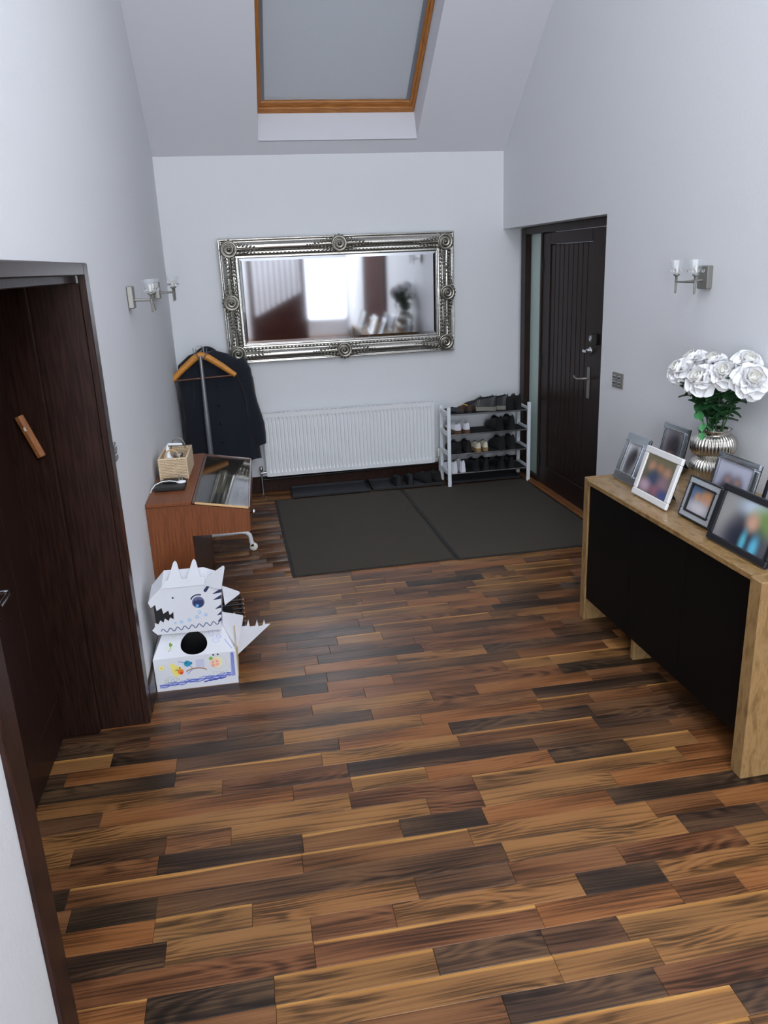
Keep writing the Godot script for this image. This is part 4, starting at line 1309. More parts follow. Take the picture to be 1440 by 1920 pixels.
func cardboard_dragon() -> void:
	var t := thing("cardboard_dragon", "white cardboard dragon with drawn on face, spikes and crayon drawings on its box body", "cardboard toy", Vector3(-0.039, 0.0, 3.33), -0.02)
	var th := 0.005
	# box body
	var fm := drawn(512, 224, "front")
	var s := begin()
	quad_uv(s, Vector3(0, 0, 0), Vector3(0.374, 0, 0), Vector3(0.376, 0.166, 0), Vector3(-0.002, 0.166, 0), Vector3.BACK)
	part("front_panel", s, fm, t)
	s = begin()
	bx(s, Vector3(0, 0, -th), Vector3(0.374, 0.166, -0.0006), 0.0)
	bx(s, Vector3(0, 0, -0.24), Vector3(th, 0.166, -th), 0.0)
	bx(s, Vector3(0.369, 0, -0.24), Vector3(0.374, 0.166, -th), 0.0)
	bx(s, Vector3(0, 0, -0.245), Vector3(0.374, 0.25, -0.24), 0.0)
	bx(s, Vector3(0, 0.001, -0.24), Vector3(0.374, th, -th), 0.0)
	part("box_walls", s, M.board, t)
	# sloping shoulder panel with the round hole, built as a ring of quads
	var sm := drawn(512, 256, "slope")
	s = begin()
	var b0 := Vector3(-0.002, 0.166, 0)
	var b1 := Vector3(0.376, 0.166, 0)
	var t0 := Vector3(0.062, 0.298, -0.055)
	var t1 := Vector3(0.318, 0.298, -0.055)
	var hc := Vector2(0.50, 0.42)
	var pt := func(u: float, v: float) -> Vector3: return b0.lerp(b1, u).lerp(t0.lerp(t1, u), v)
	var N := 48
	for back in 2:
		var off := Vector3(0, -0.004, -0.004) * back
		for k in N:
			var q := []
			for e in 2:
				var a := TAU * (k + e) / N
				var ci := Vector2(hc.x + 0.185 * cos(a), hc.y + 0.385 * sin(a))
				var sc: float = 0.5 / maxf(absf(cos(a)), absf(sin(a)))
				var co := Vector2(clampf(0.5 + sc * cos(a), 0, 1), clampf(0.5 + sc * sin(a), 0, 1))
				q.append([ci, co])
			var i0: Vector2 = q[0][0]; var o0: Vector2 = q[0][1]; var o1: Vector2 = q[1][1]; var i1: Vector2 = q[1][0]
			var out := Vector3(0, 0.4, 1)
			tri(s, pt.call(i0.x, i0.y) + off, pt.call(o0.x, o0.y) + off, pt.call(o1.x, o1.y) + off, out, Vector2(i0.x, 1 - i0.y), Vector2(o0.x, 1 - o0.y), Vector2(o1.x, 1 - o1.y))
			tri(s, pt.call(i0.x, i0.y) + off, pt.call(o1.x, o1.y) + off, pt.call(i1.x, i1.y) + off, out, Vector2(i0.x, 1 - i0.y), Vector2(o1.x, 1 - o1.y), Vector2(i1.x, 1 - i1.y))
	part("shoulder_panel", s, sm, t)
	s = begin()
	quad(s, Vector3(0.376, 0.166, 0), Vector3(0.318, 0.298, -0.055), Vector3(0.318, 0.298, -0.2), Vector3(0.376, 0.166, -0.24), Vector3(1, 0.4, 0))
	quad(s, Vector3(-0.002, 0.166, 0), Vector3(0.062, 0.298, -0.055), Vector3(0.062, 0.298, -0.2), Vector3(-0.002, 0.166, -0.24), Vector3(-1, 0.4, 0))
	quad(s, Vector3(-0.002, 0.166, -0.243), Vector3(0.062, 0.298, -0.2), Vector3(0.318, 0.298, -0.2), Vector3(0.376, 0.166, -0.243), Vector3(0, 0.4, -1))
	part("shoulder_side", s, M.board, t)
	s = begin()
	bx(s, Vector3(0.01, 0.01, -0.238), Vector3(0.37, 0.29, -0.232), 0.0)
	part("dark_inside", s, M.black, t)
	# head: two side panels, a roof, jagged jaws
	var head := [Vector2(0.321, 0.276), Vector2(0.336, 0.444), Vector2(0.343, 0.480), Vector2(0.268, 0.511), Vector2(0.078, 0.514), Vector2(0.029, 0.470), Vector2(0.010, 0.446), Vector2(0.019, 0.420), Vector2(0.040, 0.432), Vector2(0.043, 0.402), Vector2(0.066, 0.414), Vector2(0.071, 0.385), Vector2(0.094, 0.398), Vector2(0.098, 0.376), Vector2(0.116, 0.389), Vector2(0.113, 0.350), Vector2(0.098, 0.362), Vector2(0.090, 0.345), Vector2(0.074, 0.359), Vector2(0.066, 0.340), Vector2(0.053, 0.352), Vector2(0.043, 0.334), Vector2(0.028, 0.342), Vector2(0.026, 0.322), Vector2(0.012, 0.307), Vector2(0.034, 0.283)]
	var hm := drawn(512, 512, "head")
	s = begin()
	prism(s, head, -0.02, -0.015, Transform3D(), Rect2(0, 0.17, 0.36, 0.36))
	part("head_panel", s, hm, t)
	s = begin()
	prism(s, head, -0.205, -0.20)
	part("far_head_panel", s, M.board, t)
	s = begin()
	var roof := [[Vector2(0.343, 0.480), Vector2(0.268, 0.511)], [Vector2(0.268, 0.511), Vector2(0.078, 0.514)], [Vector2(0.078, 0.514), Vector2(0.012, 0.448)]]
	for e in roof:
		var a: Vector2 = e[0]
		var b: Vector2 = e[1]
		var ridge := Vector3(0, 0.045, -0.11)
		for k in 2:
			var z := -0.016 if k == 0 else -0.204
			var rz := -0.11
			quad(s, Vector3(a.x, a.y, z), Vector3(b.x, b.y, z), Vector3(b.x * 0.94 + 0.012, b.y + ridge.y, rz), Vector3(a.x * 0.94 + 0.012, a.y + ridge.y, rz), Vector3(0, 1, 0.3 if k == 0 else -0.3))
	part("head_top", s, M.board, t)
	s = begin()
	quad(s, Vector3(0.321, 0.276, -0.018), Vector3(0.337, 0.444, -0.018), Vector3(0.337, 0.444, -0.2), Vector3(0.321, 0.276, -0.2), Vector3.RIGHT)
	quad(s, Vector3(0.337, 0.444, -0.018), Vector3(0.343, 0.48, -0.018), Vector3(0.343, 0.48, -0.2), Vector3(0.337, 0.444, -0.2), Vector3.RIGHT)
	bx(s, Vector3(0.03, 0.283, -0.2), Vector3(0.32, 0.287, -0.02), 0.0)
	part("head_back", s, M.board, t)
	s = begin()
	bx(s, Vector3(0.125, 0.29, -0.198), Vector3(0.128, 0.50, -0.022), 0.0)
	prism(s, [Vector2(0.03, 0.315), Vector2(0.13, 0.325), Vector2(0.13, 0.42), Vector2(0.03, 0.43)], -0.032, -0.028)  # black sheet stands in for the shade inside the open mouth
	part("mouth_shade", s, M.black, t)
	# folded tabs and spikes
	var tab := Transform3D(Basis(Vector3.RIGHT, -0.25), Vector3(0, 0.508, -0.014))
	s = begin()
	prism(s, [Vector2(0.076, 0.0), Vector2(0.268, 0.0), Vector2(0.272, 0.036), Vector2(0.10, 0.036)], -0.002, 0.002, tab)
	part("spike_tab", s, M.board, t)
	for e in [[0.106, 0.170, 0.147, 0.036], [0.190, 0.254, 0.231, 0.036]]:
		s = begin()
		prism(s, [Vector2(e[0], 0.028), Vector2(e[1], 0.028), Vector2(e[2] + 0.008, 0.112), Vector2(e[2], 0.121), Vector2(e[2] - 0.008, 0.112)], -0.0025, 0.0025, tab)
		part("spike", s, M.board, t)
	s = begin()
	prism(s, [Vector2(0.268, 0.506), Vector2(0.340, 0.478), Vector2(0.3655, 0.583), Vector2(0.362, 0.590), Vector2(0.355, 0.590), Vector2(0.282, 0.545)], -0.012, -0.007)
	part("spike", s, M.board, t)
	s = begin()
	prism(s, [Vector2(0.341, 0.472), Vector2(0.416, 0.434), Vector2(0.419, 0.427), Vector2(0.416, 0.422), Vector2(0.345, 0.374)], -0.07, -0.065)
	part("spike", s, M.board, t)
	# right hand flap and the saw tooth tail
	s = begin()
	prism(s, [Vector2(0.330, 0.345), Vector2(0.422, 0.316), Vector2(0.424, 0.308), Vector2(0.389, 0.163), Vector2(0.377, 0.161), Vector2(0.325, 0.285)], -0.06, -0.055)
	part("wing_flap", s, M.board, t)
	s = begin()
	prism(s, [Vector2(0.374, 0.225), Vector2(0.433, 0.228), Vector2(0.443, 0.262), Vector2(0.448, 0.222), Vector2(0.474, 0.223), Vector2(0.484, 0.255), Vector2(0.489, 0.218), Vector2(0.508, 0.222), Vector2(0.518, 0.252), Vector2(0.522, 0.226), Vector2(0.546, 0.226), Vector2(0.374, 0.080)], -0.13, -0.125)
	part("tail", s, M.board, t)
	s = begin()
	bx(s, Vector3(0.372, 0.02, -0.20), Vector3(0.376, 0.28, -0.04), 0.0, Transform3D(Basis(Vector3.BACK, -0.02), Vector3.ZERO))
	part("cardboard_edge", s, M.card, t)
	# dark bars stacked behind it
	var r := thing("slatted_rack", "small black slatted rack with bronze tips on the floor behind the dragon", "rack", Vector3(0.335, 0.0, 2.98))
	for i in 8:
		var y := 0.10 + i * 0.024
		s = begin()
		tube(s, [Vector3(-0.06, y, 0), Vector3(0.05, y, 0)], 0.0085, 8)
		var o := part("slat", s, M.black, r)
		s = begin()
		tube(s, [Vector3(0.05, y, 0), Vector3(0.058, y, 0)], 0.0088, 8)
		part("tip", s, M.threshold, o)
	s = begin()
	for x in [-0.05, 0.03]:
		bx(s, Vector3(x, 0, -0.03), Vector3(x + 0.012, 0.29, -0.008), 0.002)
		bx(s, Vector3(x, 0, -0.06), Vector3(x + 0.012, 0.012, 0.06), 0.002)
	part("upright", s, M.black, r)

func desk_things() -> void:
	# wicker basket
	var Y := 0.761
	var b := thing("wicker_basket", "pale wicker basket with cane handles on the teak desk", "basket", Vector3(-0.004, Y, 2.33), -0.05)
	var w := 0.15
	var d := 0.33
	var h := 0.118
	var s := begin()
	for i in 13:
		var y := 0.006 + i * (h - 0.01) / 12.0
		var pts := []
		for side in 4:
			var n := 22 if side % 2 else 12
			for k in n:
				var f := float(k) / n
				var wv := 0.0022 * sin((k + i) * PI)
				wv = 0.0024 if (k + i) % 2 else -0.0024
				match side:
					0: pts.append(Vector3(f * w, y, wv))
					1: pts.append(Vector3(w + wv, y, -f * d))
					2: pts.append(Vector3(w - f * w, y, -d - wv))
					3: pts.append(Vector3(-wv, y, -d + f * d))
		pts.append(pts[0])
		tube(s, pts, 0.0047, 5)
	tag(part("weave", s, M.wicker, b), "", "", "", "stuff")
	for c in [Vector3(0, 0, 0), Vector3(w, 0, 0), Vector3(w, 0, -d), Vector3(0, 0, -d)]:
		s = begin()
		tube(s, [c, c + Vector3(0, h, 0)], 0.005, 6)
		part("corner_post", s, M.wicker, b)
	s = begin()
	tube(s, [Vector3(0, h, 0.001), Vector3(w, h, 0.001), Vector3(w, h, -d), Vector3(0, h, -d), Vector3(0, h, 0.001)], 0.006, 6)
	part("rim", s, M.wicker, b)
	box_part("bottom", Vector3(0.004, 0.0, -d + 0.004), Vector3(w - 0.004, 0.006, -0.004), M.wicker, b, 0.0)
	for z in [-0.004, -d + 0.004]:
		s = begin()
		var arc := []
		for i in 13:
			var q := PI * i / 12
			arc.append(Vector3(w / 2 + 0.042 * cos(q), h + 0.062 * sin(q) - 0.01, z))
		tube(s, arc, 0.004, 6)
		part("handle", s, M.cane if z > -0.1 else M.brushed, b)
	# what is in it
	var p := thing("spray_bottle", "white pump bottle standing in the wicker basket", "bottle", Vector3(0.048, Y + 0.0065, 2.27), 0.3)
	s = begin()
	lathe(s, [Vector2(0.02, 0), Vector2(0.023, 0.004), Vector2(0.023, 0.10), Vector2(0.012, 0.125), Vector2(0.01, 0.14)], 16)
	part("body", s, M.white, p)
	s = begin()
	lathe(s, [Vector2(0.011, 0.138), Vector2(0.011, 0.165), Vector2(0.005, 0.168), Vector2(0.005, 0.18)], 12)
	bx(s, Vector3(-0.02, 0.176, -0.012), Vector3(0.062, 0.188, 0.012), 0.004, Transform3D(Basis(Vector3.BACK, -0.12), Vector3.ZERO))
	part("pump", s, M.white, p)
	var tn := thing("round_tin", "small grey round tin lying in the wicker basket", "tin", Vector3(0.095, Y + 0.0065, 2.19))
	s = begin()
	lathe(s, [Vector2(0.024, 0), Vector2(0.026, 0.004), Vector2(0.026, 0.09), Vector2(0.022, 0.095)], 16)
	part("body", s, M.sole_grey, tn)
	s = begin()
	lathe(s, [Vector2(0.027, 0.095), Vector2(0.027, 0.112), Vector2(0.0, 0.114)], 16)
	part("lid", s, M.steel, tn)
	# black box with a second one on it, and the white puck with its cable
	var r := thing("black_box", "flat black electronic box on the near end of the teak desk", "router", Vector3(-0.022, Y, 2.575), -0.05)
	box_part("case", Vector3(0, 0, -0.15), Vector3(0.158, 0.022, 0), M.black, r, 0.004)
	box_part("front_strip", Vector3(0.006, 0.006, -0.001), Vector3(0.152, 0.014, 0.001), M.groove, r, 0.0)
	box_part("raised_lid", Vector3(0.035, 0.022, -0.15), Vector3(0.15, 0.034, -0.085), M.black, r, 0.004)
	var c := thing("charging_puck", "white round charger with trailing cable on the black box", "charger", Vector3(0.118, Y + 0.0225, 2.50))
	s = begin()
	lathe(s, [Vector2(0.022, 0), Vector2(0.026, 0.002), Vector2(0.025, 0.008), Vector2(0.008, 0.013), Vector2(0.0, 0.014)], 20)
	part("puck", s, M.white, c)
	s = begin()
	bx(s, Vector3(-0.012, 0.012, -0.006), Vector3(-0.006, 0.042, 0.006), 0.002)
	bx(s, Vector3(0.004, 0.012, -0.006), Vector3(0.010, 0.038, 0.006), 0.002)
	part("prong", s, M.brushed, c)
	s = begin()
	tube(s, [Vector3(-0.02, 0.006, 0), Vector3(-0.06, 0.016, 0.005), Vector3(-0.10, 0.016, 0.01), Vector3(-0.135, 0.004, 0.02), Vector3(-0.155, -0.015, 0.05), Vector3(-0.163, -0.05, 0.13), Vector3(-0.165, -0.05, 0.22)], 0.003, 6)
	part("cable", s, M.white, c)

# ------------------------------------------------------------------ photographs on the console
func photo(base: Color, blobs: Array, low: Color) -> StandardMaterial3D:
	var W := 48
	var H := 48
	var im := Image.create(W, H, false, Image.FORMAT_RGB8)
	for y in H:
		for x in W:
			var u := (x + 0.5) / W
			var v := (y + 0.5) / H
			var c := base.lerp(low, v)
			for b in blobs:
				var q := Vector2((u - b[0]) / b[2], (v - b[1]) / b[3]).length()
				c = c.lerp(b[4], smoothstep(1.75, 0.2, q))
			im.set_pixel(x, y, c)
	var m := mat(Color.WHITE, 0.25)
	m.albedo_texture = ImageTexture.create_from_image(im)
	return m

func picture(label: String, at: Vector3, w: float, h: float, lean: float, bw: float, fm: Material, pm: Material, style: String) -> void:
	var t := thing("picture_frame", label, "picture frame", at, 0.0, "framed photographs on the travertine console")
	t.transform = Transform3D(Basis(Vector3(0, 0, 1), Vector3(sin(lean), cos(lean), 0), Vector3(-cos(lean), sin(lean), 0)), at)
	var th := 0.016
	var bars := [[Vector3(0, 0, 0), Vector3(w, bw, th)], [Vector3(0, h - bw, 0), Vector3(w, h, th)], [Vector3(0, bw, 0), Vector3(bw, h - bw, th)], [Vector3(w - bw, bw, 0), Vector3(w, h - bw, th)]]
	for b in bars:
		box_part("frame_bar", b[0], b[1], fm, t, 0.004 if style != "mirror" else 0.008)
	if style == "mirror" or style == "glitter":
		var s := begin()
		var g := bw * 0.22
		var im: Material = M.chrome if style == "mirror" else M.black
		for e in [[Vector3(bw - g, bw - g, 0.004), Vector3(w - bw + g, bw, th + 0.004)], [Vector3(bw - g, h - bw, 0.004), Vector3(w - bw + g, h - bw + g, th + 0.004)], [Vector3(bw - g, bw, 0.004), Vector3(bw, h - bw, th + 0.004)], [Vector3(w - bw, bw, 0.004), Vector3(w - bw + g, h - bw, th + 0.004)]]:
			bx(s, e[0], e[1], 0.002)
		part("inner_lip", s, im, t)
	if style == "glitter":
		var s2 := begin()
		for e in [[Vector3(0, 0, -0.004), Vector3(w, 0.006, th + 0.003)], [Vector3(0, h - 0.006, -0.004), Vector3(w, h, th + 0.003)], [Vector3(0, 0.006, -0.004), Vector3(0.006, h - 0.006, th + 0.003)], [Vector3(w - 0.006, 0.006, -0.004), Vector3(w, h - 0.006, th + 0.003)]]:
			bx(s2, e[0], e[1], 0.002)
		part("outer_lip", s2, M.black, t)
	var p := begin()
	quad_uv(p, Vector3(bw - 0.002, bw - 0.002, th * 0.6), Vector3(w - bw + 0.002, bw - 0.002, th * 0.6), Vector3(w - bw + 0.002, h - bw + 0.002, th * 0.6), Vector3(bw - 0.002, h - bw + 0.002, th * 0.6), Vector3.BACK)
	part("photograph", p, pm, t)
	box_part("backing", Vector3(0.004, 0.004, -0.003), Vector3(w - 0.004, h - 0.004, 0.004), M.black, t, 0.0)
	# easel strut that reaches back to the table top
	var reach: float = h * 0.55
	var top := Vector3(w / 2, reach, -0.003)
	var foot := Vector3(w / 2, -0.075 * sin(lean), -0.085)
	var dn: Vector3 = t.basis.inverse() * Vector3(0.075 + reach * sin(lean), 0, 0)
	foot = dn + Vector3(w / 2, 0, 0)
	var st := begin()
	var sx := Vector3(0.018, 0, 0)
	for k in [1.0, -1.0]:
		quad(st, top - sx + Vector3(0, 0, 0.001 * k), top + sx + Vector3(0, 0, 0.001 * k), foot + sx * 1.5 + Vector3(0, 0.001, 0.001 * k), foot - sx * 1.5 + Vector3(0, 0.001, 0.001 * k), Vector3(0, 0, k))
	quad(st, foot - sx * 1.5, foot + sx * 1.5, foot + sx * 1.5 + Vector3(0, 0.003, 0.002), foot - sx * 1.5 + Vector3(0, 0.003, 0.002), Vector3.UP)
	part("easel_strut", st, M.black, t)

func frames() -> void:
	var Y := 0.7845
	var skin := c8(190, 140, 112)
	var glitter := tri_mat(noise_tex(0.25, [[0.0, c8(110, 112, 118)], [0.5, c8(190, 194, 200)], [1.0, c8(240, 242, 246)]], 128, 128, 41), Vector3(20, 20, 20), 0.3)
	glitter.metallic = 0.25
	var mirrored := mat(c8(196, 204, 212), 0.14, 0.9)
	var white := mat(c8(226, 224, 222), 0.4)
	var blk := mat(c8(24, 24, 30), 0.3)
	picture("mirrored picture frame nearest the front door on the travertine console", Vector3(2.301, Y, 3.155), 0.213, 0.239, 0.34, 0.045, mirrored, photo(c8(206, 206, 214), [[0.42, 0.62, 0.26, 0.40, c8(60, 58, 62)], [0.62, 0.40, 0.18, 0.24, c8(48, 46, 50)]], c8(130, 128, 130)), "mirror")
	picture("white picture frame with a family group photograph", Vector3(2.253, Y, 3.442), 0.306, 0.235, 0.31, 0.031, white, photo(c8(120, 112, 84), [[0.25, 0.3, 0.12, 0.13, skin], [0.52, 0.3, 0.12, 0.13, c8(176, 124, 92)], [0.78, 0.34, 0.12, 0.13, skin], [0.42, 0.58, 0.2, 0.2, c8(62, 74, 104)], [0.75, 0.62, 0.2, 0.2, c8(142, 118, 128)], [0.2, 0.82, 0.2, 0.16, c8(190, 160, 178)], [0.62, 0.85, 0.22, 0.14, c8(150, 100, 118)], [0.88, 0.9, 0.2, 0.14, c8(70, 84, 130)]], c8(94, 88, 84)), "plain")
	picture("small mirrored picture frame half hidden left of the silver vase", Vector3(2.615, Y, 3.0), 0.235, 0.236, 0.21, 0.03, mirrored, photo(c8(150, 148, 156), [[0.45, 0.5, 0.26, 0.36, c8(66, 56, 64)], [0.66, 0.46, 0.2, 0.3, c8(40, 38, 46)], [0.5, 0.78, 0.2, 0.14, c8(170, 122, 110)]], c8(116, 108, 110)), "mirror")
	picture("small black picture frame with a glittering silver border", Vector3(2.284, Y, 3.802), 0.223, 0.177, 0.30, 0.034, glitter, photo(c8(80, 104, 140), [[0.75, 0.3, 0.3, 0.3, c8(196, 140, 92)], [0.3, 0.42, 0.12, 0.16, skin], [0.55, 0.4, 0.12, 0.16, skin], [0.78, 0.42, 0.12, 0.16, c8(196, 150, 124)], [0.5, 0.8, 0.5, 0.26, c8(206, 200, 204)]], c8(150, 150, 166)), "glitter")
	picture("mirrored picture frame standing behind, right of the silver vase", Vector3(2.54, Y, 3.60), 0.297, 0.216, 0.24, 0.028, mirrored, photo(c8(206, 208, 226), [[0.35, 0.7, 0.16, 0.3, c8(96, 88, 104)], [0.62, 0.7, 0.16, 0.3, c8(88, 80, 92)], [0.45, 0.95, 0.4, 0.24, c8(40, 42, 56)], [0.34, 0.5, 0.09, 0.1, c8(170, 140, 134)], [0.62, 0.5, 0.09, 0.1, c8(170, 140, 134)]], c8(168, 168, 190)), "mirror")
	picture("large black picture frame with a single portrait photograph", Vector3(2.227, Y, 4.097), 0.362, 0.226, 0.30, 0.026, blk, photo(c8(120, 120, 116), [[0.12, 0.5, 0.2, 0.7, c8(156, 154, 152)], [0.62, 0.14, 0.3, 0.22, c8(196, 210, 230)], [0.85, 0.3, 0.26, 0.26, c8(120, 148, 84)], [0.52, 0.86, 0.3, 0.4, c8(36, 38, 54)], [0.62, 0.42, 0.11, 0.2, c8(206, 160, 136)], [0.56, 0.86, 0.06, 0.24, c8(90, 178, 196)], [0.76, 0.88, 0.08, 0.24, c8(96, 184, 216)]], c8(84, 84, 90)), "plain")
	picture("black edged picture frame at the right edge behind the large portrait", Vector3(2.52, Y, 3.98), 0.20, 0.20, 0.24, 0.02, blk, photo(c8(170, 170, 178), [[0.5, 0.6, 0.3, 0.4, c8(90, 86, 92)]], c8(120, 120, 128)), "plain")

# ------------------------------------------------------------------ vase and roses
func bouquet() -> void:
	var V := Vector3(2.665, 0.7835, 3.42)
	var t := thing("silver_vase", "ribbed silver two bulge vase holding white roses on the console", "vase", V)
	var s := begin()
	lathe(s, [Vector2(0.055, 0.0), Vector2(0.058, 0.006), Vector2(0.066, 0.02), Vector2(0.088, 0.05), Vector2(0.097, 0.075), Vector2(0.097, 0.100), Vector2(0.088, 0.122), Vector2(0.070, 0.134), Vector2(0.066, 0.140)], 240, Transform3D(), true, 0.07, 40)
	part("lower_bulge", s, M.vase, t)
	s = begin()
	lathe(s, [Vector2(0.066, 0.138), Vector2(0.072, 0.146), Vector2(0.090, 0.158), Vector2(0.099, 0.178), Vector2(0.099, 0.208), Vector2(0.093, 0.228), Vector2(0.080, 0.243), Vector2(0.072, 0.250)], 240, Transform3D(), true, 0.07, 40)
	part("upper_bulge", s, M.vase, t)
	s = begin()
	lathe(s, [Vector2(0.072, 0.247), Vector2(0.070, 0.256), Vector2(0.076, 0.272), Vector2(0.079, 0.274), Vector2(0.074, 0.272), Vector2(0.064, 0.25), Vector2(0.060, 0.05), Vector2(0.0, 0.045)], 32)
	part("neck", s, M.vase, t)
	var mouth := V + Vector3(0, 0.262, 0)
	var petal := petal_mesh(0.052, 0.040, 0.5)
	var outer := petal_mesh(0.076, 0.048, -0.9)
	var leaf := leaf_mesh()
	var spots := [
		[Vector3(2.50, 1.338, 3.34), 0.95, "leftmost white rose, leaning out over the console"],
		[Vector3(2.545, 1.305, 3.45), 1.15, "low front white rose with creamy heart, hanging towards the room"],
		[Vector3(2.645, 1.372, 3.39), 0.95, "white rose at the top middle behind the front blooms"],
		[Vector3(2.62, 1.335, 3.515), 1.02, "white rose just right of the middle of the bunch"],
		[Vector3(2.68, 1.318, 3.64), 1.22, "largest white rose at the right end of the bunch"],
		[Vector3(2.715, 1.385, 3.55), 0.98, "high white rose behind the right hand bloom"],
		[Vector3(2.575, 1.383, 3.33), 0.92, "white rose at the top left behind the front blooms"],
		[Vector3(2.70, 1.318, 3.28), 0.9, "white rose turned to the wall at the back of the bunch"],
	]
	for i in spots.size():
		var c: Vector3 = spots[i][0]
		var k: float = spots[i][1]
		var r := thing("rose", spots[i][2], "rose", mouth, 0.0, "white roses in the silver vase")
		var v := c - mouth
		var base := Vector3(v.x * 0.12, -0.16, v.z * 0.12)
		s = begin()
		tube(s, [base, Vector3(v.x * 0.25, 0.02, v.z * 0.25), v * 0.6 + Vector3(0, 0.02, 0), v - v.normalized() * 0.02], 0.0035, 6)
		part("stem", s, M.stem, r)
		# the bloom faces outward from the middle of the bunch and a little to the room
		var face := (v * Vector3(1, 0.55, 1) + Vector3(-0.10, 0.05, 0.07)).normalized()
		var side := face.cross(Vector3.UP).normalized()
		var b := Basis(side, face, side.cross(face))
		var turn := i * 1.3
		var rings := [[3, 0.004, 0.08, 0.62, false, 0.008], [4, 0.010, 0.26, 0.82, false, 0.004], [5, 0.016, 0.52, 0.98, false, -0.002], [5, 0.020, 0.86, 0.86, true, -0.008], [5, 0.021, 1.2, 0.98, true, -0.014], [4, 0.018, 1.55, 1.04, true, -0.020]]
		for q in rings:
			for j in q[0]:
				turn += TAU / q[0] + 0.09
				var open_: float = q[2] + 0.1 * sin(j * 2.7 + i)
				var pb := b * Basis(Vector3.UP, turn) * Basis(Vector3.RIGHT, open_)
				var size: float = q[3] * k
				var pos: Vector3 = v + b * (Basis(Vector3.UP, turn) * Vector3(0, q[5] * k, q[1] * k))
				put("petal", outer if q[4] else petal, M.petal_warm if q[2] < 0.3 else M.petal, r, Transform3D(pb.scaled_local(Vector3(size, size, size)), pos))
			turn += 0.4
		s = begin()
		blob(s, v + b * Vector3(0, 0.004, 0), Vector3(0.013, 0.018, 0.013) * k, b, 10, 6)
		part("heart", s, M.petal_warm, r)
		s = begin()
		blob(s, v - face * 0.016, Vector3(0.012, 0.012, 0.012), b, 8, 5)
		part("calyx", s, M.stem, r)
		for j in 12:
			var f := 0.14 + 0.058 * j
			var a := j * 2.4 + i * 0.9
			var p := Vector3(v.x * f, 0.02 + (v.y - 0.0) * (f - 0.05), v.z * f)
			var d := (Vector3(cos(a), 0.1 + 0.8 * sin(j * 1.7 + i), sin(a)) + v.normalized() * 0.4).normalized()
			var sd := d.cross(Vector3.UP).normalized()
			var lb := Basis(sd, sd.cross(d), d)
			var sc := 1.3 + 0.3 * sin(j * 3.1 + i)
			put("leaf", leaf, M.leaf, r, Transform3D(lb.scaled_local(Vector3(sc, sc, sc)), p))
	# the pale green sprig hanging over the rim
	var g := thing("leaf_sprig", "pale green leaf sprig hanging over the rim of the silver vase", "sprig", mouth)
	s = begin()
	tube(s, [Vector3(-0.02, 0.0, 0.02), Vector3(-0.07, 0.04, 0.03), Vector3(-0.105, 0.075, 0.03)], 0.003, 6)
	part("stem", s, M.leaf_light, g)
	for e in [[Vector3(-0.10, 0.065, 0.03), Vector3(-0.2, 1, 0.0), 0.95], [Vector3(-0.085, 0.045, 0.035), Vector3(-0.4, -0.8, 0.5), 0.7], [Vector3(-0.095, 0.01, 0.05), Vector3(-0.3, -0.8, 0.5), 0.7]]:
		var up: Vector3 = e[1].normalized()
		var nx := up.cross(Vector3(-1, 0.2, 0.5)).normalized()
		put("leaf", leaf, M.leaf_light, g, Transform3D(Basis(nx, up.cross(nx) * -1.0, up).scaled_local(Vector3(e[2], e[2], e[2])), e[0]))

func petal_mesh(w: float, h: float, curl: float) -> ArrayMesh:
	var rows := []
	for i in 7:
		var f := i / 6.0
		var r := []
		for j in 7:
			var g := (j / 6.0 - 0.5) * 2.0
			var ww := w * (0.30 + 0.70 * sin(PI * (0.12 + 0.56 * f)) ) * (1.0 if i < 6 else 0.82)
			var y := h * f * (1.0 - 0.10 * g * g * f)
			var z := 0.016 * sin(f * 1.9) - 0.42 * w * g * g * (1.0 - 0.3 * f) + curl * -0.016 * f * f * f + 0.0022 * sin(g * 7.0) * f
			r.append(Vector3(ww * g * 0.5, y, z))
		rows.append(r)
	var s := begin()
	grid(s, rows)
	s.generate_normals()
	return s.commit()

func leaf_mesh() -> ArrayMesh:
	var rows := []
	for i in 8:
		var f := i / 7.0
		var r := []
		for j in 5:
			var g := (j / 4.0 - 0.5) * 2.0
			var w := 0.027 * sin(PI * pow(f, 0.75)) + (0.001 if i < 7 else 0.0)
			r.append(Vector3(w * g, 0.006 * absf(g) - 0.014 * f * f + 0.006 * f, 0.058 * f))
		rows.append(r)
	var s := begin()
	grid(s, rows)
	s.generate_normals()
	return s.commit()

# ------------------------------------------------------------------ wall lights and small things
func sconces() -> void:
	sconce("two cup glass and chrome wall light on the left wall beside the dark doorway", Vector3(-0.041, 1.752, 2.40), 1.0)
	sconce("two cup glass and chrome wall light at the far end of the left wall", Vector3(-0.017, 1.752, 0.97), 1.0)
	sconce("two cup glass and chrome wall light on the right wall above the white roses", Vector3(2.8, 1.738, 3.05), -1.0)

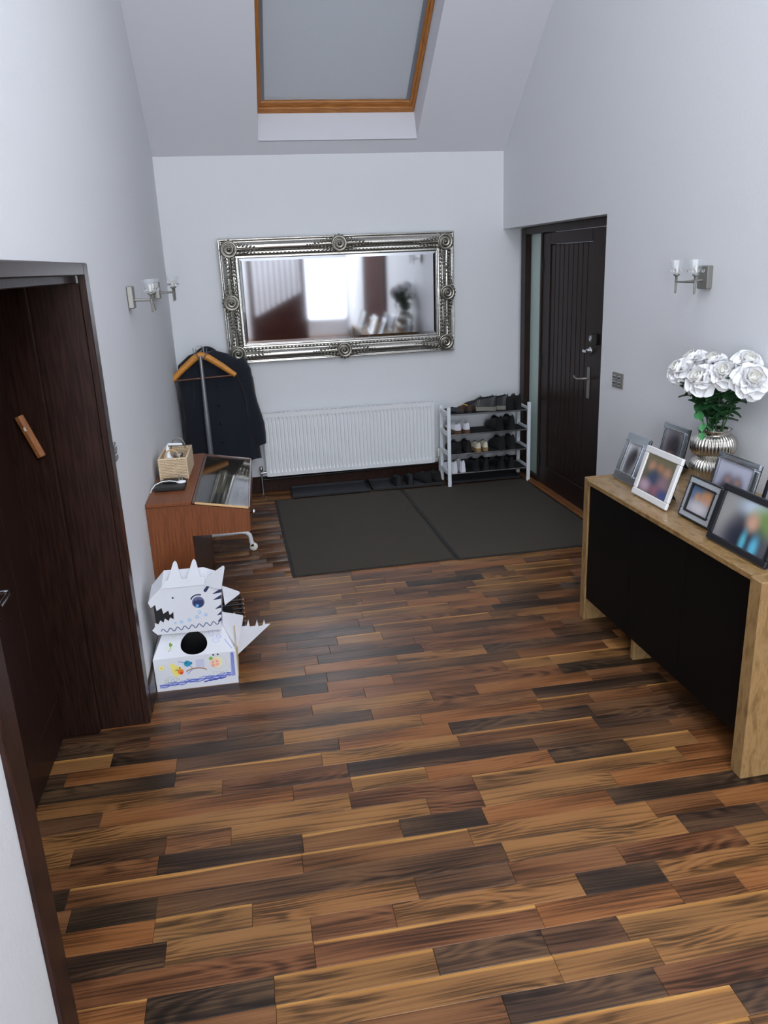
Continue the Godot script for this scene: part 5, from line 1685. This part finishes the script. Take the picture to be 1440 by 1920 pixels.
func sconce(label: String, at: Vector3, dir: float) -> void:
	var t := thing("wall_light", label, "wall light", at, 0.0, "wall lights of the hall")
	box_part("back_plate", Vector3(0.0, -0.055, -0.045), Vector3(0.03 * dir, 0.055, 0.045), M.brushed, t, 0.004)
	var s := begin()
	tube(s, [Vector3(0.03 * dir, -0.014, 0), Vector3(0.12 * dir, -0.018, 0)], [0.008, 0.006], 10)
	part("arm", s, M.brushed, t)
	s = begin()
	tube(s, [Vector3(0.12 * dir, -0.018, -0.085), Vector3(0.12 * dir, -0.018, 0.085)], 0.0045, 10)
	part("cross_bar", s, M.brushed, t)
	for z in [-0.085, 0.085]:
		var o := Transform3D(Basis(Vector3.UP, PI / 4), Vector3(0.12 * dir, 0, z))
		s = begin()
		lathe(s, [Vector2(0.003, -0.075), Vector2(0.0045, -0.07), Vector2(0.0065, -0.02), Vector2(0.006, 0.006), Vector2(0.014, 0.012), Vector2(0.017, 0.018), Vector2(0.010, 0.020)], 12, o)
		part("stem", s, M.brushed, t)
		s = begin()
		lathe(s, [Vector2(0.014, 0.019), Vector2(0.020, 0.026), Vector2(0.038, 0.086), Vector2(0.0362, 0.086), Vector2(0.0184, 0.029), Vector2(0.0, 0.025)], 8, o, false)
		var cup := part("glass_cup", s, M.cup, t)
		s = begin()
		for k in 4:
			var a := k * PI / 2 + PI / 4
			bx(s, Vector3(-0.006, -0.007, -0.006), Vector3(0.006, 0.007, 0.006), 0.002, Transform3D(Basis(Vector3.UP, a), Vector3(0.12 * dir + 0.034 * cos(a), 0.034, z + 0.034 * sin(a))))
		part("crystal_bead", s, M.crystal, cup)
		s = begin()
		lathe(s, [Vector2(0.007, 0.026), Vector2(0.007, 0.05), Vector2(0.004, 0.06), Vector2(0.0, 0.062)], 10, o)
		part("bulb", s, M.ivory, t)

func small_things() -> void:
	var sw := thing("socket_plate", "square brushed steel socket plate on the right wall beside the front door", "socket", Vector3(2.8, 1.112, 2.172))
	box_part("plate", Vector3(-0.008, -0.047, -0.068), Vector3(0, 0.047, 0.068), M.brushed, sw, 0.003)
	var s := begin()
	for y in [-0.018, 0.018]:
		for z in [-0.03, 0.03]:
			bx(s, Vector3(-0.013, y - 0.013, z - 0.02), Vector3(-0.006, y + 0.013, z + 0.02), 0.003)
	part("rocker", s, M.steel, sw)
	s = begin()
	for y in [-0.018, 0.018]:
		for z in [-0.03, 0.03]:
			bx(s, Vector3(-0.0145, y - 0.004, z - 0.014), Vector3(-0.012, y + 0.004, z + 0.014), 0.0)
	part("slot", s, M.black, sw)
	var lw := thing("light_switch", "narrow grey double switch plate on the left wall just beyond the dark doorway", "switch", Vector3(-0.0605, 1.178, 3.468), LEFT_TURN)
	box_part("plate", Vector3(0, -0.038, -0.04), Vector3(0.010, 0.038, 0.04), M.brushed, lw, 0.003)
	box_part("rocker", Vector3(0.009, 0.004, -0.022), Vector3(0.016, 0.03, 0.022), M.steel, lw, 0.003)
	box_part("rocker", Vector3(0.009, -0.03, -0.022), Vector3(0.016, -0.004, 0.022), M.steel, lw, 0.003)
	var mz := thing("mezuzah", "small brown wooden case fixed at a slant on the dark door lining", "mezuzah", Vector3(-0.322, 1.30, 3.636))
	mz.rotation.z = 0.34
	s = begin()
	lathe(s, [Vector2(0.0165, -0.084), Vector2(0.0175, -0.08), Vector2(0.0175, 0.08), Vector2(0.0165, 0.084)], 8, Transform3D(Basis().scaled(Vector3(1, 1, 0.7)), Vector3.ZERO), false)
	part("case", s, M.mezuzah, mz)
	box_part("badge", Vector3(-0.004, 0.025, 0.011), Vector3(0.004, 0.04, 0.0135), M.ivory, mz, 0.001)
